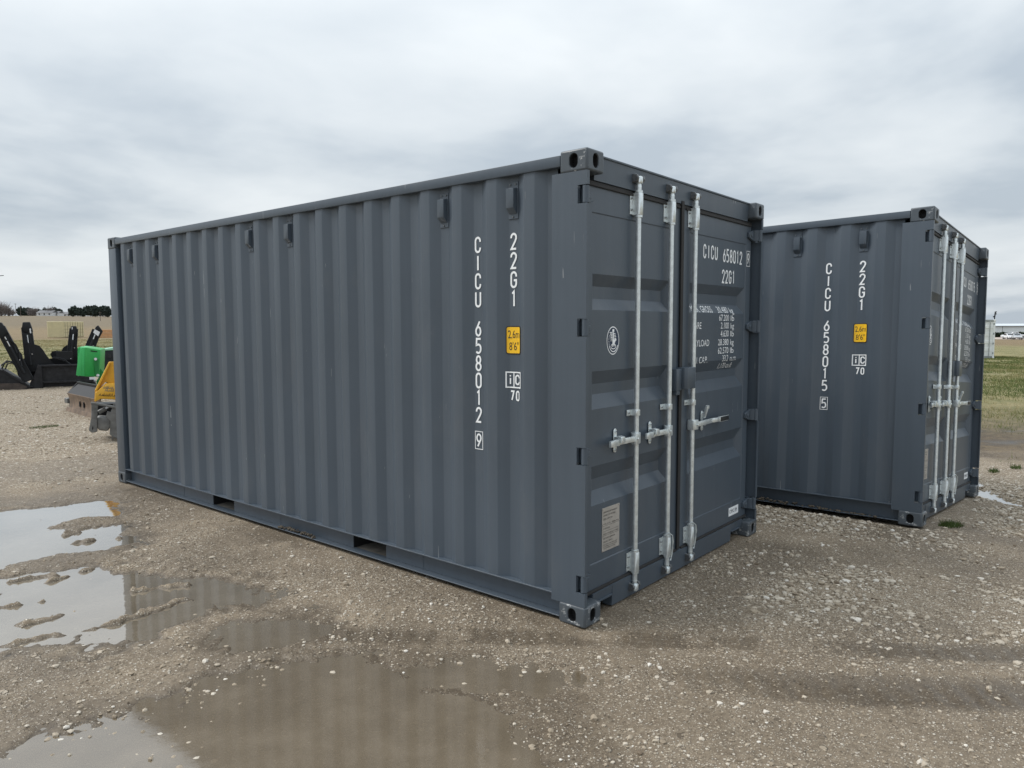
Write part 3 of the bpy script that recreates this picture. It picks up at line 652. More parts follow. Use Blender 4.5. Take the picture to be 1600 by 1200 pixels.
def build_container(root, number, check):
    A = []
    # ---- side sheets, with vents and print on the near one
    prof = side_profile()
    def wall(mirror):
        mb = MB(); fx = (lambda x: CW-x) if mirror else (lambda x: x); n = len(prof); z0, z1 = .158, 2.515
        vs = [(fx(x), y, z) for y, x in prof for z in (z0, z1)]+[(fx(x+.004), y, z) for y, x in prof for z in (z0, z1)]; o = 2*n
        fs = [(2*i, 2*i+2, 2*i+3, 2*i+1) for i in range(n-1)]+[(o+2*i, o+2*i+1, o+2*i+3, o+2*i+2) for i in range(n-1)]
        fs += [(2*i, o+2*i, o+2*i+2, 2*i+2) for i in range(n-1)]+[(2*i+1, 2*i+3, o+2*i+3, o+2*i+1) for i in range(n-1)]
        me = mb.add(vs, fs).mesh('side_wall', M['paint'], angle=15)
        bm = bmesh.new(); bm.from_mesh(me)                                       # fold radius of the pressed sheet
        es = [e_ for e_ in bm.edges if len(e_.link_faces) == 2 and abs(e_.verts[0].co.z-e_.verts[1].co.z) > 1 and R(15) < e_.calc_face_angle(0) < R(60)]
        bmesh.ops.bevel(bm, geom=es, offset=.0035, segments=2, profile=.5, affect='EDGES'); bm.to_mesh(me); bm.free()
        me.polygons.foreach_set('use_smooth', [True]*len(me.polygons)); me.set_sharp_from_angle(angle=R(14)); return me
    w1 = link('side_wall', cached('w0', lambda: wall(False)), root); link('side_wall', cached('w1', lambda: wall(True)), root)
    for k in (0, 2, 8, 10, 16, 18):
        v = link('vent', cached('vent', vent_mesh), w1); v.location = (0, OUT0+PITCH*(k+.5), 2.378)
    py_, px_ = [p[0] for p in prof], [p[1] for p in prof]
    PXf = lambda y, d=.0028: float(np.interp(y, py_, px_))-d
    P = lambda u, w: (PXf(-u), -u, w)
    yt = OUT0+PITCH*.5; yn = OUT0+PITCH*1.5
    ch, cw, st = .098, .050, .0125
    def side_char(c, y, z, w=cw, h=ch, t=st, nm='letter'):
        mb = MB(); glyph(mb, c, -y-w/2, z, w, h, t, P); mb.build(nm if c.isalpha() else 'digit', M['white'], w1, normals=False)
    for i, c in enumerate('22G1'): side_char(c, yt, 2.098-.1095*i)
    for i, c in enumerate('CICU'): side_char(c, yn, 2.098-.1085*i)
    for i, c in enumerate(number): side_char(c, yn, 1.597-.1055*i)
    side_char(check, yn, .918, .044, .086, .011)
    mb = MB(); frame2d(mb, -yn-.033, -yn+.033, .905, 1.018, .0045, P); mb.build('digit_frame', M['white'], w1, normals=False)
    # height label, lapping over the folds of the sheet
    mb = MB(); yl = yt-.002; folds = [yt-.035, yt+.035]
    def strip(hw, hh, rad, d, m):
        us = sorted(set([-hw, hw, -hw+rad*.3, hw-rad*.3, -hw+rad, hw-rad]+[f-yl for f in folds]+list(np.linspace(-hw+rad, hw-rad, 7))))
        def top(u):
            e_ = hw-abs(u)
            return hh if e_ >= rad else hh-rad+math.sqrt(max(0, rad*rad-(rad-e_)**2))
        for a_, b_ in zip(us[:-1], us[1:]):
            if b_-a_ < 1e-6: continue
            mb.add([(PXf(yl-u, d), yl-u, 1.578+sg*top(u)) for u, sg in ((a_, -1), (b_, -1), (b_, 1), (a_, 1))], [(0, 1, 2, 3)], m)
    strip(.056, .082, .014, .0028, 1); strip(.050, .076, .009, .0036, 0)
    Pl = lambda u, w: (PXf(yl-u, .0044), yl-u, 1.578+w)
    ttext(mb, '2,6m', -.043, .012, .046, .086, Pl, 1); ttext(mb, '8\'6"', -.036, -.058, .046, .074, Pl, 1)
    mb.build('height_label', [M['yellow_lab'], M['black_lab']], w1, normals=False)
    mb = MB(); Pi = lambda u, w: (PXf(yl-u), yl-u, w)
    def bar(a_, b_, z0, z1):
        us = sorted(set([a_, b_]+[f-yl for f in folds if a_ < f-yl < b_]))
        for p_, q_ in zip(us[:-1], us[1:]): rect2d(mb, p_, q_, z0, z1, Pi)
    for z0, z1 in ((1.298, 1.3055), (1.3865, 1.394)): bar(-.058, .058, z0, z1)
    for a_ in (-.058, -.006, .0505): bar(a_, a_+.0075, 1.3055, 1.3865)
    mb.build('code_frame', M['white'], w1, normals=False)
    for c, u, z, w in (('i', -.043, 1.316, .028), ('C', .007, 1.316, .038), ('7', -.030, 1.222, .032), ('0', .012, 1.222, .032)):
        mb = MB(); glyph(mb, c, u, z, w, .062, .010, Pi); mb.build('letter' if c.isalpha() else 'digit', M['white'], w1, normals=False)
    # ---- front wall and roof
    def fwall():
        mb = MB(); ys = []; x = .1
        prof2 = [(.1, 6.0)]
        while x < 2.2: prof2 += [(x+.02, 6.0), (x+.06, 6.04), (x+.14, 6.04), (x+.18, 6.0)]; x += .215
        prof2 += [(2.34, 6.0)]; n = len(prof2)
        mb.add([(a, b, z) for a, b in prof2 for z in (.15, 2.52)], [(2*i, 2*i+2, 2*i+3, 2*i+1) for i in range(n-1)]); return mb.mesh('front_wall', M['paint'], angle=15)
    link('front_wall', cached('fw', fwall), root)
    def roof():
        mb = MB(); pr = [(.12, 2.562)]; y = .2
        while y < 5.85: pr += [(y, 2.562), (y+.03, 2.580), (y+.11, 2.580), (y+.14, 2.562)]; y += .209
        pr += [(5.95, 2.562)]; n = len(pr)
        mb.add([(x, y, z) for y, z in pr for x in (.05, CW-.05)], [(2*i, 2*i+2, 2*i+3, 2*i+1) for i in range(n-1)])
        mb.box(.05, CW-.05, .11, 5.95, .150, .166); return mb.mesh('roof', M['paint'], angle=15)
    link('roof', cached('roof', roof), root)
    # ---- rails
    def brail(mirror):
        mb = MB(); fx = (lambda a, b: (CW-b, CW-a)) if mirror else (lambda a, b: (a, b))
        y0, y1 = .178, 5.88
        mb.box(*fx(.004, .100), y0, y1, .152, .159)                              # top flange
        mb.box(*fx(.006, .085), y0, y1, .026, .032)                              # bottom flange
        for a, b in ((y0, 1.735), (2.102, 3.783), (4.150, y1)): mb.box(*fx(.066, .072), a, b, .0325, .1515)   # web, open at the fork pockets
        if not mirror:
            for y in (1.35, 3.05, 4.7): mb.box(.0640, .0655, y, y+.004, .033, .151)
        return mb.mesh('bottom_rail', M['paint'], bevel=.001)
    link('bottom_rail', cached('br0', lambda: brail(False)), root); link('bottom_rail', cached('br1', lambda: brail(True)), root)
    def pocket():
        mb = MB()
        for y in (-.006, .368): mb.box(.0725, CW-.0725, y, y+.005, .02, .150)
        for y0, y1 in ((0, .367),):
            mb.box(.086, .36, y0, y1, .022, .030, 1); mb.box(CW-.36, CW-.086, y0, y1, .022, .030, 1)
        return mb.mesh('fork_pocket', [M['dark'], M['wood']])  # tunnel walls coloured near-black for the shade of their depth
    for y in (1.735, 3.783): link('fork_pocket', cached('fp', pocket), root).location.y = y
    def trail(mirror):
        mb = MB(); fx = (lambda a, b: (CW-b, CW-a)) if mirror else (lambda a, b: (a, b)); mb.box(*fx(.002, .062), .178, 5.88, 2.512, 2.572); return mb.mesh('top_rail', M['paint'], bevel=.004, seg=2)
    link('top_rail', cached('tr0', lambda: trail(False)), root); link('top_rail', cached('tr1', lambda: trail(True)), root)
    # ---- corner posts
    def rpost(mirror):
        mb = MB(); fx = (lambda a, b: (CW-b, CW-a)) if mirror else (lambda a, b: (a, b)); zb, zt = .116, 2.475
        cuts = sorted([(z-.048, z+.048) for z in HZ]); z = zb
        for a, b in cuts+[(zt, zt)]:
            if a > z: mb.box(*fx(.003, .013), .004, .232, z, a)
            if b > a: mb.box(*fx(.003, .013), .062, .232, a, b)
            z = b
        mb.box(*fx(.0131, .060), .105, .228, zb, zt); mb.box(*fx(.0131, .030), .0045, .012, zb, HZ[3]-.05)
        for a, b in ((HZ[3]+.05, HZ[2]-.05), (HZ[2]+.05, HZ[1]-.05), (HZ[1]+.05, HZ[0]-.05), (HZ[0]+.05, zt)): mb.box(*fx(.0131, .030), .0045, .012, a, b)
        return mb.mesh('corner_post', M['paint'])
    link('corner_post', cached('rp0', lambda: rpost(False)), root); link('corner_post', cached('rp1', lambda: rpost(True)), root)
    def fpost(mirror):
        mb = MB(); fx = (lambda a: CW-a) if mirror else (lambda a: a)
        mb.prism([(fx(.003), 5.875), (fx(.003), 6.050), (fx(.16), 6.050), (fx(.16), 6.03), (fx(.06), 5.90), (fx(.06), 5.875)], 2, .116, 2.475); return mb.mesh('corner_post', M['paint'], bevel=.004, seg=2)
    link('corner_post', cached('fp0', lambda: fpost(False)), root); link('corner_post', cached('fp1', lambda: fpost(True)), root)
    for sx in (-1, 1):
        for sy in (-1, 1):
            for sz in (-1, 1):
                c = link('corner_casting', cached(('c', sx, sy, sz), lambda: casting_mesh(sx, sy, sz, M['worn_low'] if (sz < 0 and sy < 0) else M['worn'])), root)
                c.location = (0 if sx < 0 else CW, 0 if sy < 0 else CL, 0 if sz < 0 else CH)
    # ---- door header and sill
    def header():
        mb = MB(); mb.prism([(.066, 2.452), (.058, 2.575), (.050, 2.580), (.050, 2.588), (.30, 2.588), (.30, 2.56), (.13, 2.452)], 0, .163, 2.275); return mb.mesh('door_header', M['paint'])
    h_ = link('door_header', cached('hd', header), root)
    def sill():
        mb = MB(); mb.prism([(.063, .008), (.055, .138), (.115, .150), (.125, .150), (.125, .008)], 0, .372, 2.066)
        for a, b in ((.163, .3715), (2.0665, 2.275)): mb.prism([(.0635, .078), (.0555, .137), (.115, .1495), (.1245, .1495), (.1245, .078)], 0, a, b)
        for a, b in ((.20, .371), (2.067, 2.238)): mb.box(a, b, .050, .0630, .078, .084)
        return mb.mesh('door_sill', M['paint'])
    s_ = link('door_sill', cached('si', sill), root)
    RX = (.601, 1.011, 1.348); RY = .030
    def keeper(z, d):
        mb = MB()
        for s in (-1, 1): mb.prism([(.064, z-.026), (.064, z+.026), (.030, z+.020), (.022, z-.002), (.034, z-.018)], 0, s*.035-.008, s*.035+.008)
        mb.box(-.043, .043, .058, .0645, z-.022, z+.022); return mb.mesh('cam_keeper', M['cast'], bevel=.002)
    for x in RX:
        k = link('cam_keeper', cached('ku', lambda: keeper(2.520, 1)), h_); k.location.x = x
        k = link('cam_keeper', cached('kl', lambda: keeper(.070, -1)), s_); k.location.x = x
    # ---- doors
    gaskmat = M['rubber']
    dl = link('door', cached('dl', lambda: door_mesh(.066, 1.196, .172, 1.068)), root)
    dr = link('door', cached('dr', lambda: door_mesh(1.242, 2.372, 1.350, 2.272)), root)
    def gask(x0, x1, inner):
        mb = MB(); y0, y1 = DY-.004, DY+.03
        mb.box(x0, x1, y0, y1, 2.4255, 2.449); mb.box(x0, x1, y0, y1, .1505, .1545); mb.box(x0+.02, x1-.02, y0-.008, y0+.01, 2.420, 2.434); mb.box(x0+.01, x1-.01, y0-.01, y0+.01, .139, .1535)
        if inner > 0: mb.box(1.1965, 1.2185, y0-.004, y1, .150, 2.4253); mb.box(1.185, 1.221, y0-.012, y0-.0045, .15, 2.47)
        else: mb.box(1.2195, 1.2415, y0+.001, y1, .150, 2.4253)
        return mb.mesh('gasket', gaskmat, bevel=.002)
    link('gasket', cached('gl', lambda: gask(.066, 1.196, 1)), dl); link('gasket', cached('gr', lambda: gask(1.242, 2.372, -1)), dr)
    def hinge(mirror):
        mb = MB(); s = -1 if mirror else 1; X = lambda v: v*s
        mb.cyl((X(.022), .022, -.046), (X(.022), .022, .046), .018, n=12)        # knuckle
        mb.prism([(X(.034), .054), (X(.022), .034), (X(.050), .022), (X(.062), .050), (X(.062), .0745), (X(.040), .0745)], 2, -.042, .042)
        mb.prism([(X(.063), -.040), (X(.100), -.032), (X(.142), -.018), (X(.142), .018), (X(.100), .032), (X(.063), .040)], 1, .055, .0745)
        mb.prism([(X(.080), -.016), (X(.118), -.010), (X(.118), .010), (X(.080), .016)], 1, .050, .0549)
        mb.box(min(X(.0131), X(.03)), max(X(.0131), X(.03)), .062, .104, -.046, .046)
        return mb.mesh('hinge', M['paint'], bevel=.003)
    for z in HZ:
        h = link('hinge', cached('h0', lambda: hinge(False)), dl); h.location = (0, 0, z)
        h = link('hinge', cached('h1', lambda: hinge(True)), dr); h.location = (CW, 0, z)
    DL = DY-.012
    def rod():
        mb = MB(); mb.cyl((0, RY, .105), (0, RY, 2.470), .0158, n=16)
        for z0, z1 in ((2.438, 2.452), (2.296, 2.308), (.284, .296), (.150, .160)): mb.cyl((0, RY, z0), (0, RY, z1), .0235, n=16)
        return mb.mesh('lock_rod', M['zinc'])
    def cam_(sg):
        mb = MB(); z = 2.470 if sg > 0 else .105; q = sg
        mb.cyl((0, RY, z-.002*q), (0, RY, z+.030*q), .0172, .013, n=12)
        zz = sorted((z+.022*q, z+.062*q))
        mb.prism([(-.026, .018), (-.012, .006), (.014, .010), (.028, .030), (.020, .050), (-.010, .052)], 2, zz[0], zz[1])
        mb.prism([(.014, .020), (.036, .034), (.030, .048), (.012, .044)], 2, zz[0]+.008, zz[1]-.008)
        return mb.mesh('lock_cam', M['zinc'], bevel=.003)
    def bracket(z0, z1):
        mb = MB(); h = z1-z0
        mb.prism([(-.0225, DL-.004), (-.0225, .018), (-.012, .0065), (.012, .0065), (.0225, .018), (.0225, DL-.004)], 2, z0, z1)
        mb.box(-.050, -.0227, DL-.006, DL-.001, z0+.004, z1-.004); mb.box(.0227, .042, DL-.006, DL-.001, z0+.004, z1-.004)
        for zz in (z0+h*.24, z0+h*.76):
            mb.cyl((-.038, DL-.006, zz), (-.038, DL-.014, zz), .0075, n=8, m=1); mb.cyl((.0225, DL-.045, zz), (.0245, DL-.045, zz), .004, n=8, m=1)
        return mb.mesh('rod_bracket', [M['zinc'], M['cast']], bevel=.002)
    def guide(z):
        mb = MB(); mb.prism([(-.021, DL-.002), (-.021, .020), (-.010, .010), (.010, .010), (.021, .020), (.021, DL-.002)], 2, z-.018, z+.018)
        mb.box(-.062, -.0212, DL-.005, DL-.001, z-.018, z+.018); mb.box(.0212, .05, DL-.005, DL-.001, z-.018, z+.018); mb.cyl((-.045, DL-.005, z), (-.045, DL-.012, z), .008, n=8, m=1)
        return mb.mesh('rod_guide', [M['zinc'], M['cast']], bevel=.0015)
    def handle(sg, long):
        """folding handle on its hub; sg -1 to the left"""
        mb = MB(); z = .985; X = lambda v: v*sg
        mb.prism([(X(-.020), .010), (X(.042), .004), (X(.046), .034), (X(.018), .058), (X(-.020), .058)], 2, z-.034, z+.034)   # hub cheek
        mb.cyl((X(.026), .003, z), (X(.026), -.004, z), .009, n=8)
        L1 = .215 if not long else .30
        mb.prism([(X(.020), .008), (X(L1), .020), (X(L1), .032), (X(.020), .024)], 2, z-.017, z+.017)
        if not long: mb.prism([(X(L1), .016), (X(.318), .004), (X(.318), .022), (X(L1), .036)], 2, z-.018, z+.018)
        else:
            mb.prism([(X(L1), .018), (X(.36), .010), (X(.40), .010), (X(.40), .022), (X(.36), .022), (X(L1), .034)], 2, z-.016, z+.016)
            mb.prism([(X(.40), .007), (X(.545), .004), (X(.545), .025), (X(.40), .025)], 2, z-.020, z+.020, m=1)
        return mb.mesh('lock_handle', [M['zinc'], M['grip']], bevel=.004, seg=2)
    def retainer(openup):
        mb = MB(); z = .99
        pl = [(.017*math.cos(a), .054+.017*math.sin(a)) for a in [R(d) for d in range(0, 181, 30)]]+[(.017*math.cos(a), -.054+.017*math.sin(a)) for a in [R(d) for d in range(180, 361, 30)]]
        mb.prism([(u, z+w) for u, w in pl], 1, DL-.008, DL-.001)
        for w in (.054, -.054): mb.cyl((0, DL-.008, z+w), (0, DL-.016, z+w), .008, n=8, m=1)
        mb.box(-.013, .013, .030, DL-.008, z-.030, z-.020)
        if not openup: mb.prism([(.030, z+.030), (.004, z+.026), (.000, z-.008), (.010, z-.014), (.020, z+.012), (.066, z+.022)], 0, -.013, .026)
        else: mb.prism([(.050, z+.020), (.030, z+.10), (.016, z+.112), (.012, z+.092), (.034, z+.020)], 0, -.011, .011); mb.box(-.016, .016, .010, .026, z+.088, z+.112)
        return mb.mesh('handle_retainer', [M['zinc'], M['cast']], bevel=.002)
    for i, x in enumerate(RX):
        d = dl if i < 2 else dr
        for key, nm, fn in (('rod', 'lock_rod', rod), ('cu', 'lock_cam', lambda: cam_(1)), ('cl', 'lock_cam', lambda: cam_(-1)), ('b0', 'rod_bracket', lambda: bracket(2.309, 2.437)), ('b1', 'rod_bracket', lambda: bracket(.161, .283)), ('gd', 'rod_guide', lambda: guide(1.139))):
            o = link(nm, cached(key, fn), d); o.location.x = x; o.location.y = .012
        o = link('lock_handle', cached('hs' if i < 2 else 'hl', (lambda: handle(-1, False)) if i < 2 else (lambda: handle(1, True))), d); o.location.x = x; o.location.y = .012
        o = link('handle_retainer', cached('r0' if i < 2 else 'r1', (lambda: retainer(False)) if i < 2 else (lambda: retainer(True))), d); o.location.y = .012; o.location.x = x+(-.195 if i < 2 else .205)
        if i:
            def seal():
                mb = MB(); pts = [(-.030, .030, .30), (-.012, .010, .315), (.010, -.004, .295), (.026, .000, .25), (.030, .006, .20), (.026, .010, .15), (.012, .010, .125)]
                for ph in (0, 3.14): mb.tube([(p[0]+.003*math.cos(j*1.9+ph), p[1]+.003*math.sin(j*1.9+ph), p[2]) for j, p in enumerate(pts)], .0032, 5)
                return mb.mesh('seal_cable', M['zinc'])
            o = link('seal_cable', cached('seal', seal), d); o.location.x = x; o.location.y = .012
    def lockL():
        mb = MB(); mb.box(1.085, 1.156, .028, DY-.001, 1.235, 1.378); mb.box(1.10, 1.15, .035, .065, 1.205, 1.2345); return mb.mesh('lock_box', M['paint'], bevel=.004, seg=2)
    def lockR():
        mb = MB(); mb.prism([(1.160, DY-.001), (1.160, .010), (1.174, -.004), (1.290, -.004), (1.296, .004), (1.296, DY-.001)], 2, 1.242, 1.384); return mb.mesh('lock_box', M['paint'], bevel=.004, seg=2)
    link('lock_box', cached('lkl', lockL), dl); link('lock_box', cached('lkr', lockR), dr)
    # ---- print and plates on the doors
    PD = lambda u, w: (u, DY+door_depth(w)-.0016, w)
    PF = lambda u, w: (u, DY+(.004 if u < 2.284 else 0)-.0016, w)
    gw, gh = .047, .100
    def door_char(c, u, w, wd=gw, h=gh, t=.0125):
        mb = MB(); glyph(mb, c, u, w, wd, h, t, PF, 0, (0, -.0005, 0)); mb.build('letter' if c.isalpha() else 'digit', M['white'], dr, normals=False)
    for i, c in enumerate('CICU'): door_char(c, 1.545+i*.062, 2.125)
    for i, c in enumerate(number): door_char(c, 1.868+i*.060, 2.120)
    for i, c in enumerate('22G1'): door_char(c, 1.858+i*.060, 1.967)
    door_char(check, 2.300, 2.130, .042, .086, .0105)
    mb = MB(); frame2d(mb, 2.2885, 2.354, 2.114, 2.232, .004, PF); mb.build('digit_frame', M['white'], dr, normals=False)
    mb = MB()
    rows = [(1.752, 'MAX. GROSS', .33, '30.480', .18, 'kg'), (1.694, None, 0, '67.200', .17, 'lb'), (1.637, 'TARE', .14, '2.100', .14, 'kg'), (1.578, None, 0, '4.630', .14, 'lb'), (1.515, 'PAYLOAD', .27, '28.380', .18, 'kg'), (1.454, None, 0, '62.570', .18, 'lb'), (1.396, 'CU. CAP.', .25, '33.2', .10, 'cu.m.')]
    def word(t, *a, **k):
        mb = MB(); ttext(mb, t, *a, **k); mb.build('lettering', M['white'], dr, normals=False)
    for z, lab, lw, num, nw, un in rows:
        if lab and ' ' in lab:
            p_, q_ = lab.split(' '); word(p_, 1.395, z, .046, lw*.38, PD); word(q_, 1.395+lw*.46, z, .046, lw*.54, PD)
        elif lab: word(lab, 1.395, z, .046, lw, PD)
        word(num, 1.995, z, .046, nw, PD, align='R'); word(un, 2.028, z, .042, .062 if len(un) < 3 else .115, PD)
    word('1,170 cu.ft', 1.865, 1.343, .040, .24, PD, shear=.15)
    # approval plate
    mb = MB(); x0, x1, z0, z1, py = .284, .472, .348, .606, DY+.0008
    mb.box(x0, x1, py, py+.0028, z0, z1); Pp = lambda u, w: (u, py-.0006, w)
    lines = [('APPROVED FOR TRANSPORT', .575, .15, .009), ('UNDER CUSTOMS SEAL', .556, .13, .009), ('GB/C 10412 BV', .534, .10, .010), ('TYPE 22-2G1   SERIAL NO.', .505, .165, .008), ('OWNER', .478, .07, .008), ('CSC SAFETY APPROVAL', .420, .13, .009), ('GB-BV 10412', .400, .10, .009), ('DATE MANUFACTURED', .447, .165, .007), ('MAX OPERATING GROSS MASS', .384, .15, .006), ('ALLOWABLE STACKING LOAD', .373, .15, .006), ('TRANSVERSE RACKING', .362, .13, .006)]
    for t, z, w, h in lines: ttext(mb, t, x0+.012, z, h, w, Pp, 1)
    for z in (.498, .466, .440): rect2d(mb, x0+.006, x1-.006, z, z+.0012, Pp, 1)
    for u in (x0+.007, x1-.007):
        for z in (z0+.007, (z0+z1)/2+.03, z1-.007): mb.cyl((u, py, z), (u, py-.003, z), .0045, n=8)
    mb.build('data_plate', [M['plate'], M['black_lab']], dl)
    # oval classification emblem
    mb = MB(); cx_, cz_ = .388, 1.575
    def ell(rx, rz, dy, m, x=cx_, z=cz_, n=32): mb.add([(x+rx*math.cos(2*math.pi*i/n), DY+.004-dy, z+rz*math.sin(2*math.pi*i/n)) for i in range(n)], [tuple(range(n))], m)
    lay = [.0030]
    def Pe(u, w): lay[0] += .00001; return (cx_+u, DY+.004-lay[0], cz_+w)
    ell(.067, .082, .001, 0); ell(.061, .0755, .0018, 1)
    rect2d(mb, -.010, .010, .050, .066, Pe)                                        # crown
    for i in range(6):                                                             # grid like wings
        zz = .044-.0095*i; rect2d(mb, -.040+.005*i, -.010, zz, zz+.005, Pe); rect2d(mb, .008, .022+.004*min(i, 5-i), zz-.006, zz-.0015, Pe)
    for u in (-.030, -.020): rect2d(mb, u, u+.003, -.004, .046, lambda a, b: (cx_+a, DY+.004-.0038, cz_+b))
    mb.add([Pe(-.007, .048), Pe(.005, .048), Pe(.004, .006), Pe(.030, .010), Pe(.034, .002), Pe(.018, -.006), Pe(.012, -.034), Pe(.004, -.034), Pe(.002, -.016), Pe(-.004, -.036), Pe(-.012, -.036), Pe(-.009, -.004)], [tuple(range(12))], 0)
    v, f = ribbon(_arc(0, -.034, .026, .014, 0, 360, 24), .005); mb.add([Pe(*p) for p in v], f, 0)
    v, f = ribbon(_arc(0, 0, .050, .064, 205, 335, 22), .006); mb.add([Pe(*p) for p in v], f, 0)
    for k in range(7): v, f = ribbon(_arc(0, 0, .050, .064, 150+k*8, 153+k*8, 2), .007); mb.add([Pe(*p) for p in v], f, 0)
    mb.build('emblem', [M['white'], M['navy']], dl, normals=False)
    # small maker's sticker
    mb = MB(); u0, u1, w0, w1 = 2.055, 2.235, .196, .262; Ps = lambda u, w: (u, DY-.0012, w)
    rect2d(mb, u0, u1, w0, w1, Ps, 0); Pt = lambda u, w: (u, DY-.002, w)
    ttext(mb, 'CIMC', u0+.012, .216, .028, .092, Pt, 1)
    for a in (.122, .142): v, f = ribbon([(u0+a, .212), (u0+a, .246)], .006); mb.add([Pt(*p) for p in v], f, 1); v, f = ribbon([(u0+a-.006, .224), (u0+a+.012, .236)], .006); mb.add([Pt(*p) for p in v], f, 1)
    mb.build('maker_sticker', [M['white'], M['navy']], dr, normals=False)
    return root

ca = empty('shipping_container'); build_container(ca, '658012', '9')
tag(ca, 'large slate grey shipping container in the middle, numbered 658012 on side and door', 'container', 'slate grey shipping containers in the yard')
cbx = empty('shipping_container', (3.31706766, -1.00944943, .0288258), (-.01523343, .06864711, -.03227479)); build_container(cbx, '658015', '5')
tag(cbx, 'smaller looking slate grey shipping container on the right, numbered 658015 on its side', 'container', 'slate grey shipping containers in the yard')
# clods of mud stuck on the bottom rails
def clods(name, pts, label, seed):
    g = random.Random(seed); mb = MB()
    for x, y, z, r in pts:
        bm = bmesh.new(); bmesh.ops.create_icosphere(bm, subdivisions=1, radius=r)
        vs = [(x+v.co.x*g.uniform(.7, 1.3), y+v.co.y*g.uniform(.8, 1.6), z+v.co.z*g.uniform(.6, 1.1)) for v in bm.verts]
        mb.add(vs, [tuple(v.index for v in f.verts) for f in bm.faces]); bm.free()
    tag(mb.build(name, M['mud'], normals=False, angle=60), label, 'mud', kind='stuff')
M['mud'] = simple('caked_mud', (.085, .07, .052), .95, 0, .4, 40, .5)
g_ = random.Random(5)
clods('mud_clods', [(g_.uniform(.008, .036), y, .036+g_.random()*.02*math.sin((y-2.52)/.5*math.pi)+.002, g_.uniform(.006, .014)) for y in [2.52+.5*g_.random() for _ in range(60)]], 'dark mud clods caked on the bottom rail of the large container', 1)
mB = Matrix.LocRotScale(cbx.location, Euler(cbx.rotation_euler), None)
clods('mud_clods', [tuple(mB @ Vector((g_.uniform(.008, .036), y, .034+g_.random()*.022*sm(.4, 1.2, y))))+(g_.uniform(.006, .015),) for y in [.35+3.4*g_.random() for _ in range(240)]], 'dark mud caked along the bottom rail of the second container', 2)

# ================================================================== machinery left of the large container
M['black'] = simple('black_powder_coat', (.010, .011, .013), .5, 0, .35, 7, .1, .3)
M['blackw'] = simple('worn_black_steel', (.020, .020, .022), .55, .1, .5, 9, .2, .3)
M['rust'] = simple('rusty_scoured_steel', (.20, .145, .105), .6, .25, .45, 8, .3)
M['rustd'] = simple('dark_rusty_steel', (.065, .050, .042), .6, .2, .5, 8, .3)
M['green'] = simple('bright_green_paint', (.022, .33, .065), .38, 0, .12, 5)
M['green_lit'] = simple('lit_side_green_paint', (.055, .46, .13), .35, 0, .1, 5)  # brighter green puts the light on the box's left side into the colour
M['greend'] = simple('deep_green_paint', (.012, .20, .045), .4, 0, .15, 5)
M['mint'] = simple('mint_green_lid', (.30, .55, .40), .5, 0, .1, 5)
M['yellow'] = simple('machine_yellow_paint', (.74, .40, .035), .42, 0, .14, 6)
M['steelg'] = simple('grey_dusty_steel', (.17, .17, .165), .5, .3, .35, 9, .25)
M['chrome'] = simple('bright_rod_steel', (.6, .6, .6), .25, .9, .1, 9)
M['label'] = simple('white_label', (.72, .72, .73), .5, 0, .08, 20)
VIEW = R(-50.05)
CAMP = Vector((-3.23393, -2.19287, 0)); RT2 = Vector((.64192, -.76676, 0)); FW2 = Vector((.7642, .64007, 0))
def place(px, depth):
    """plan position of something seen px across at a given distance"""
    p = CAMP+FW2*depth+RT2*((px-800)/1142.26*depth); return (p.x, p.y, float(hfun(np.array([p.x]), np.array([p.y]))[0]))
FACE = VIEW+R(30)
def zs(X, Y): return (.001914*X-1.380, 2.39-.00221*Y)         # sketch units -> metres in the machine's own frame
def bar2(mb, a, b, w0, w1, y0, y1, m=0, dyb=0):
    """flat bar from a to b in the (x, z) plane, widths w0/w1, between depths y0 and y1"""
    a, b = np.array(a), np.array(b); d = (b-a)/np.linalg.norm(b-a); n = np.array([-d[1], d[0]])
    pl = [a+n*w0/2, b+n*w1/2, b-n*w1/2, a-n*w0/2]
    vs = [(p[0], y, p[1]) for y in (y0, y1) for p in pl]
    if dyb: vs = [(v[0], v[1]+(dyb if (i % 4) in (1, 2) else 0), v[2]) for i, v in enumerate(vs)]
    mb.add(vs, [(0, 1, 2, 3), (7, 6, 5, 4), (0, 4, 5, 1), (1, 5, 6, 2), (2, 6, 7, 3), (3, 7, 4, 0)], m)

sp_ = empty('tree_spade', (4.163, 20.437, 0), (0, 0, FACE))
tag(sp_, 'black tree spade attachment with four upright arms standing on the gravel edge', 'tree spade')
mb = MB(); (x0, zt), (x1, zb) = zs(530, 805), zs(1180, 1010)
mb.box(x0, x1, -.10, -.06, zb, zt); mb.box(x0, x1, -.16, .02, zt-.03, zt+.02); mb.box(x0, x1, -.16, .02, zb-.03, zb+.03)
mb.prism([zs(498, 790), zs(540, 800), zs(548, 1080), zs(395, 1080), zs(395, 1010), zs(470, 880)], 1, -.20, -.15)
mb.box(x0, x1, .55, .63, .05, .50); mb.box(x0-.05, x0+.05, -.14, .65, .03, .12); mb.box(x1-.05, x1+.05, -.14, .65, .03, .12); mb.box(x0+.3, x0+.38, -.06, .6, .3, .40)
mb.box(x0, x1, -.05, -.03, .02, zb-.03)
mb.build('frame', M['blackw'], sp_, bevel=.006)
mb = MB()
(a0, a1), (b0, b1) = zs(720, 635), zs(930, 740); mb.box(a0, b0, .05, .12, b1, a1); mb.cyl((a0+.05, .045, b1+.05), (a0+.05, .04, b1+.05), .012, m=1); mb.cyl((b0-.05, .045, b1+.03), (b0-.05, .04, b1+.03), .012, m=1)
mb.build('valve_cover', [M['black'], M['label']], sp_, bevel=.006)
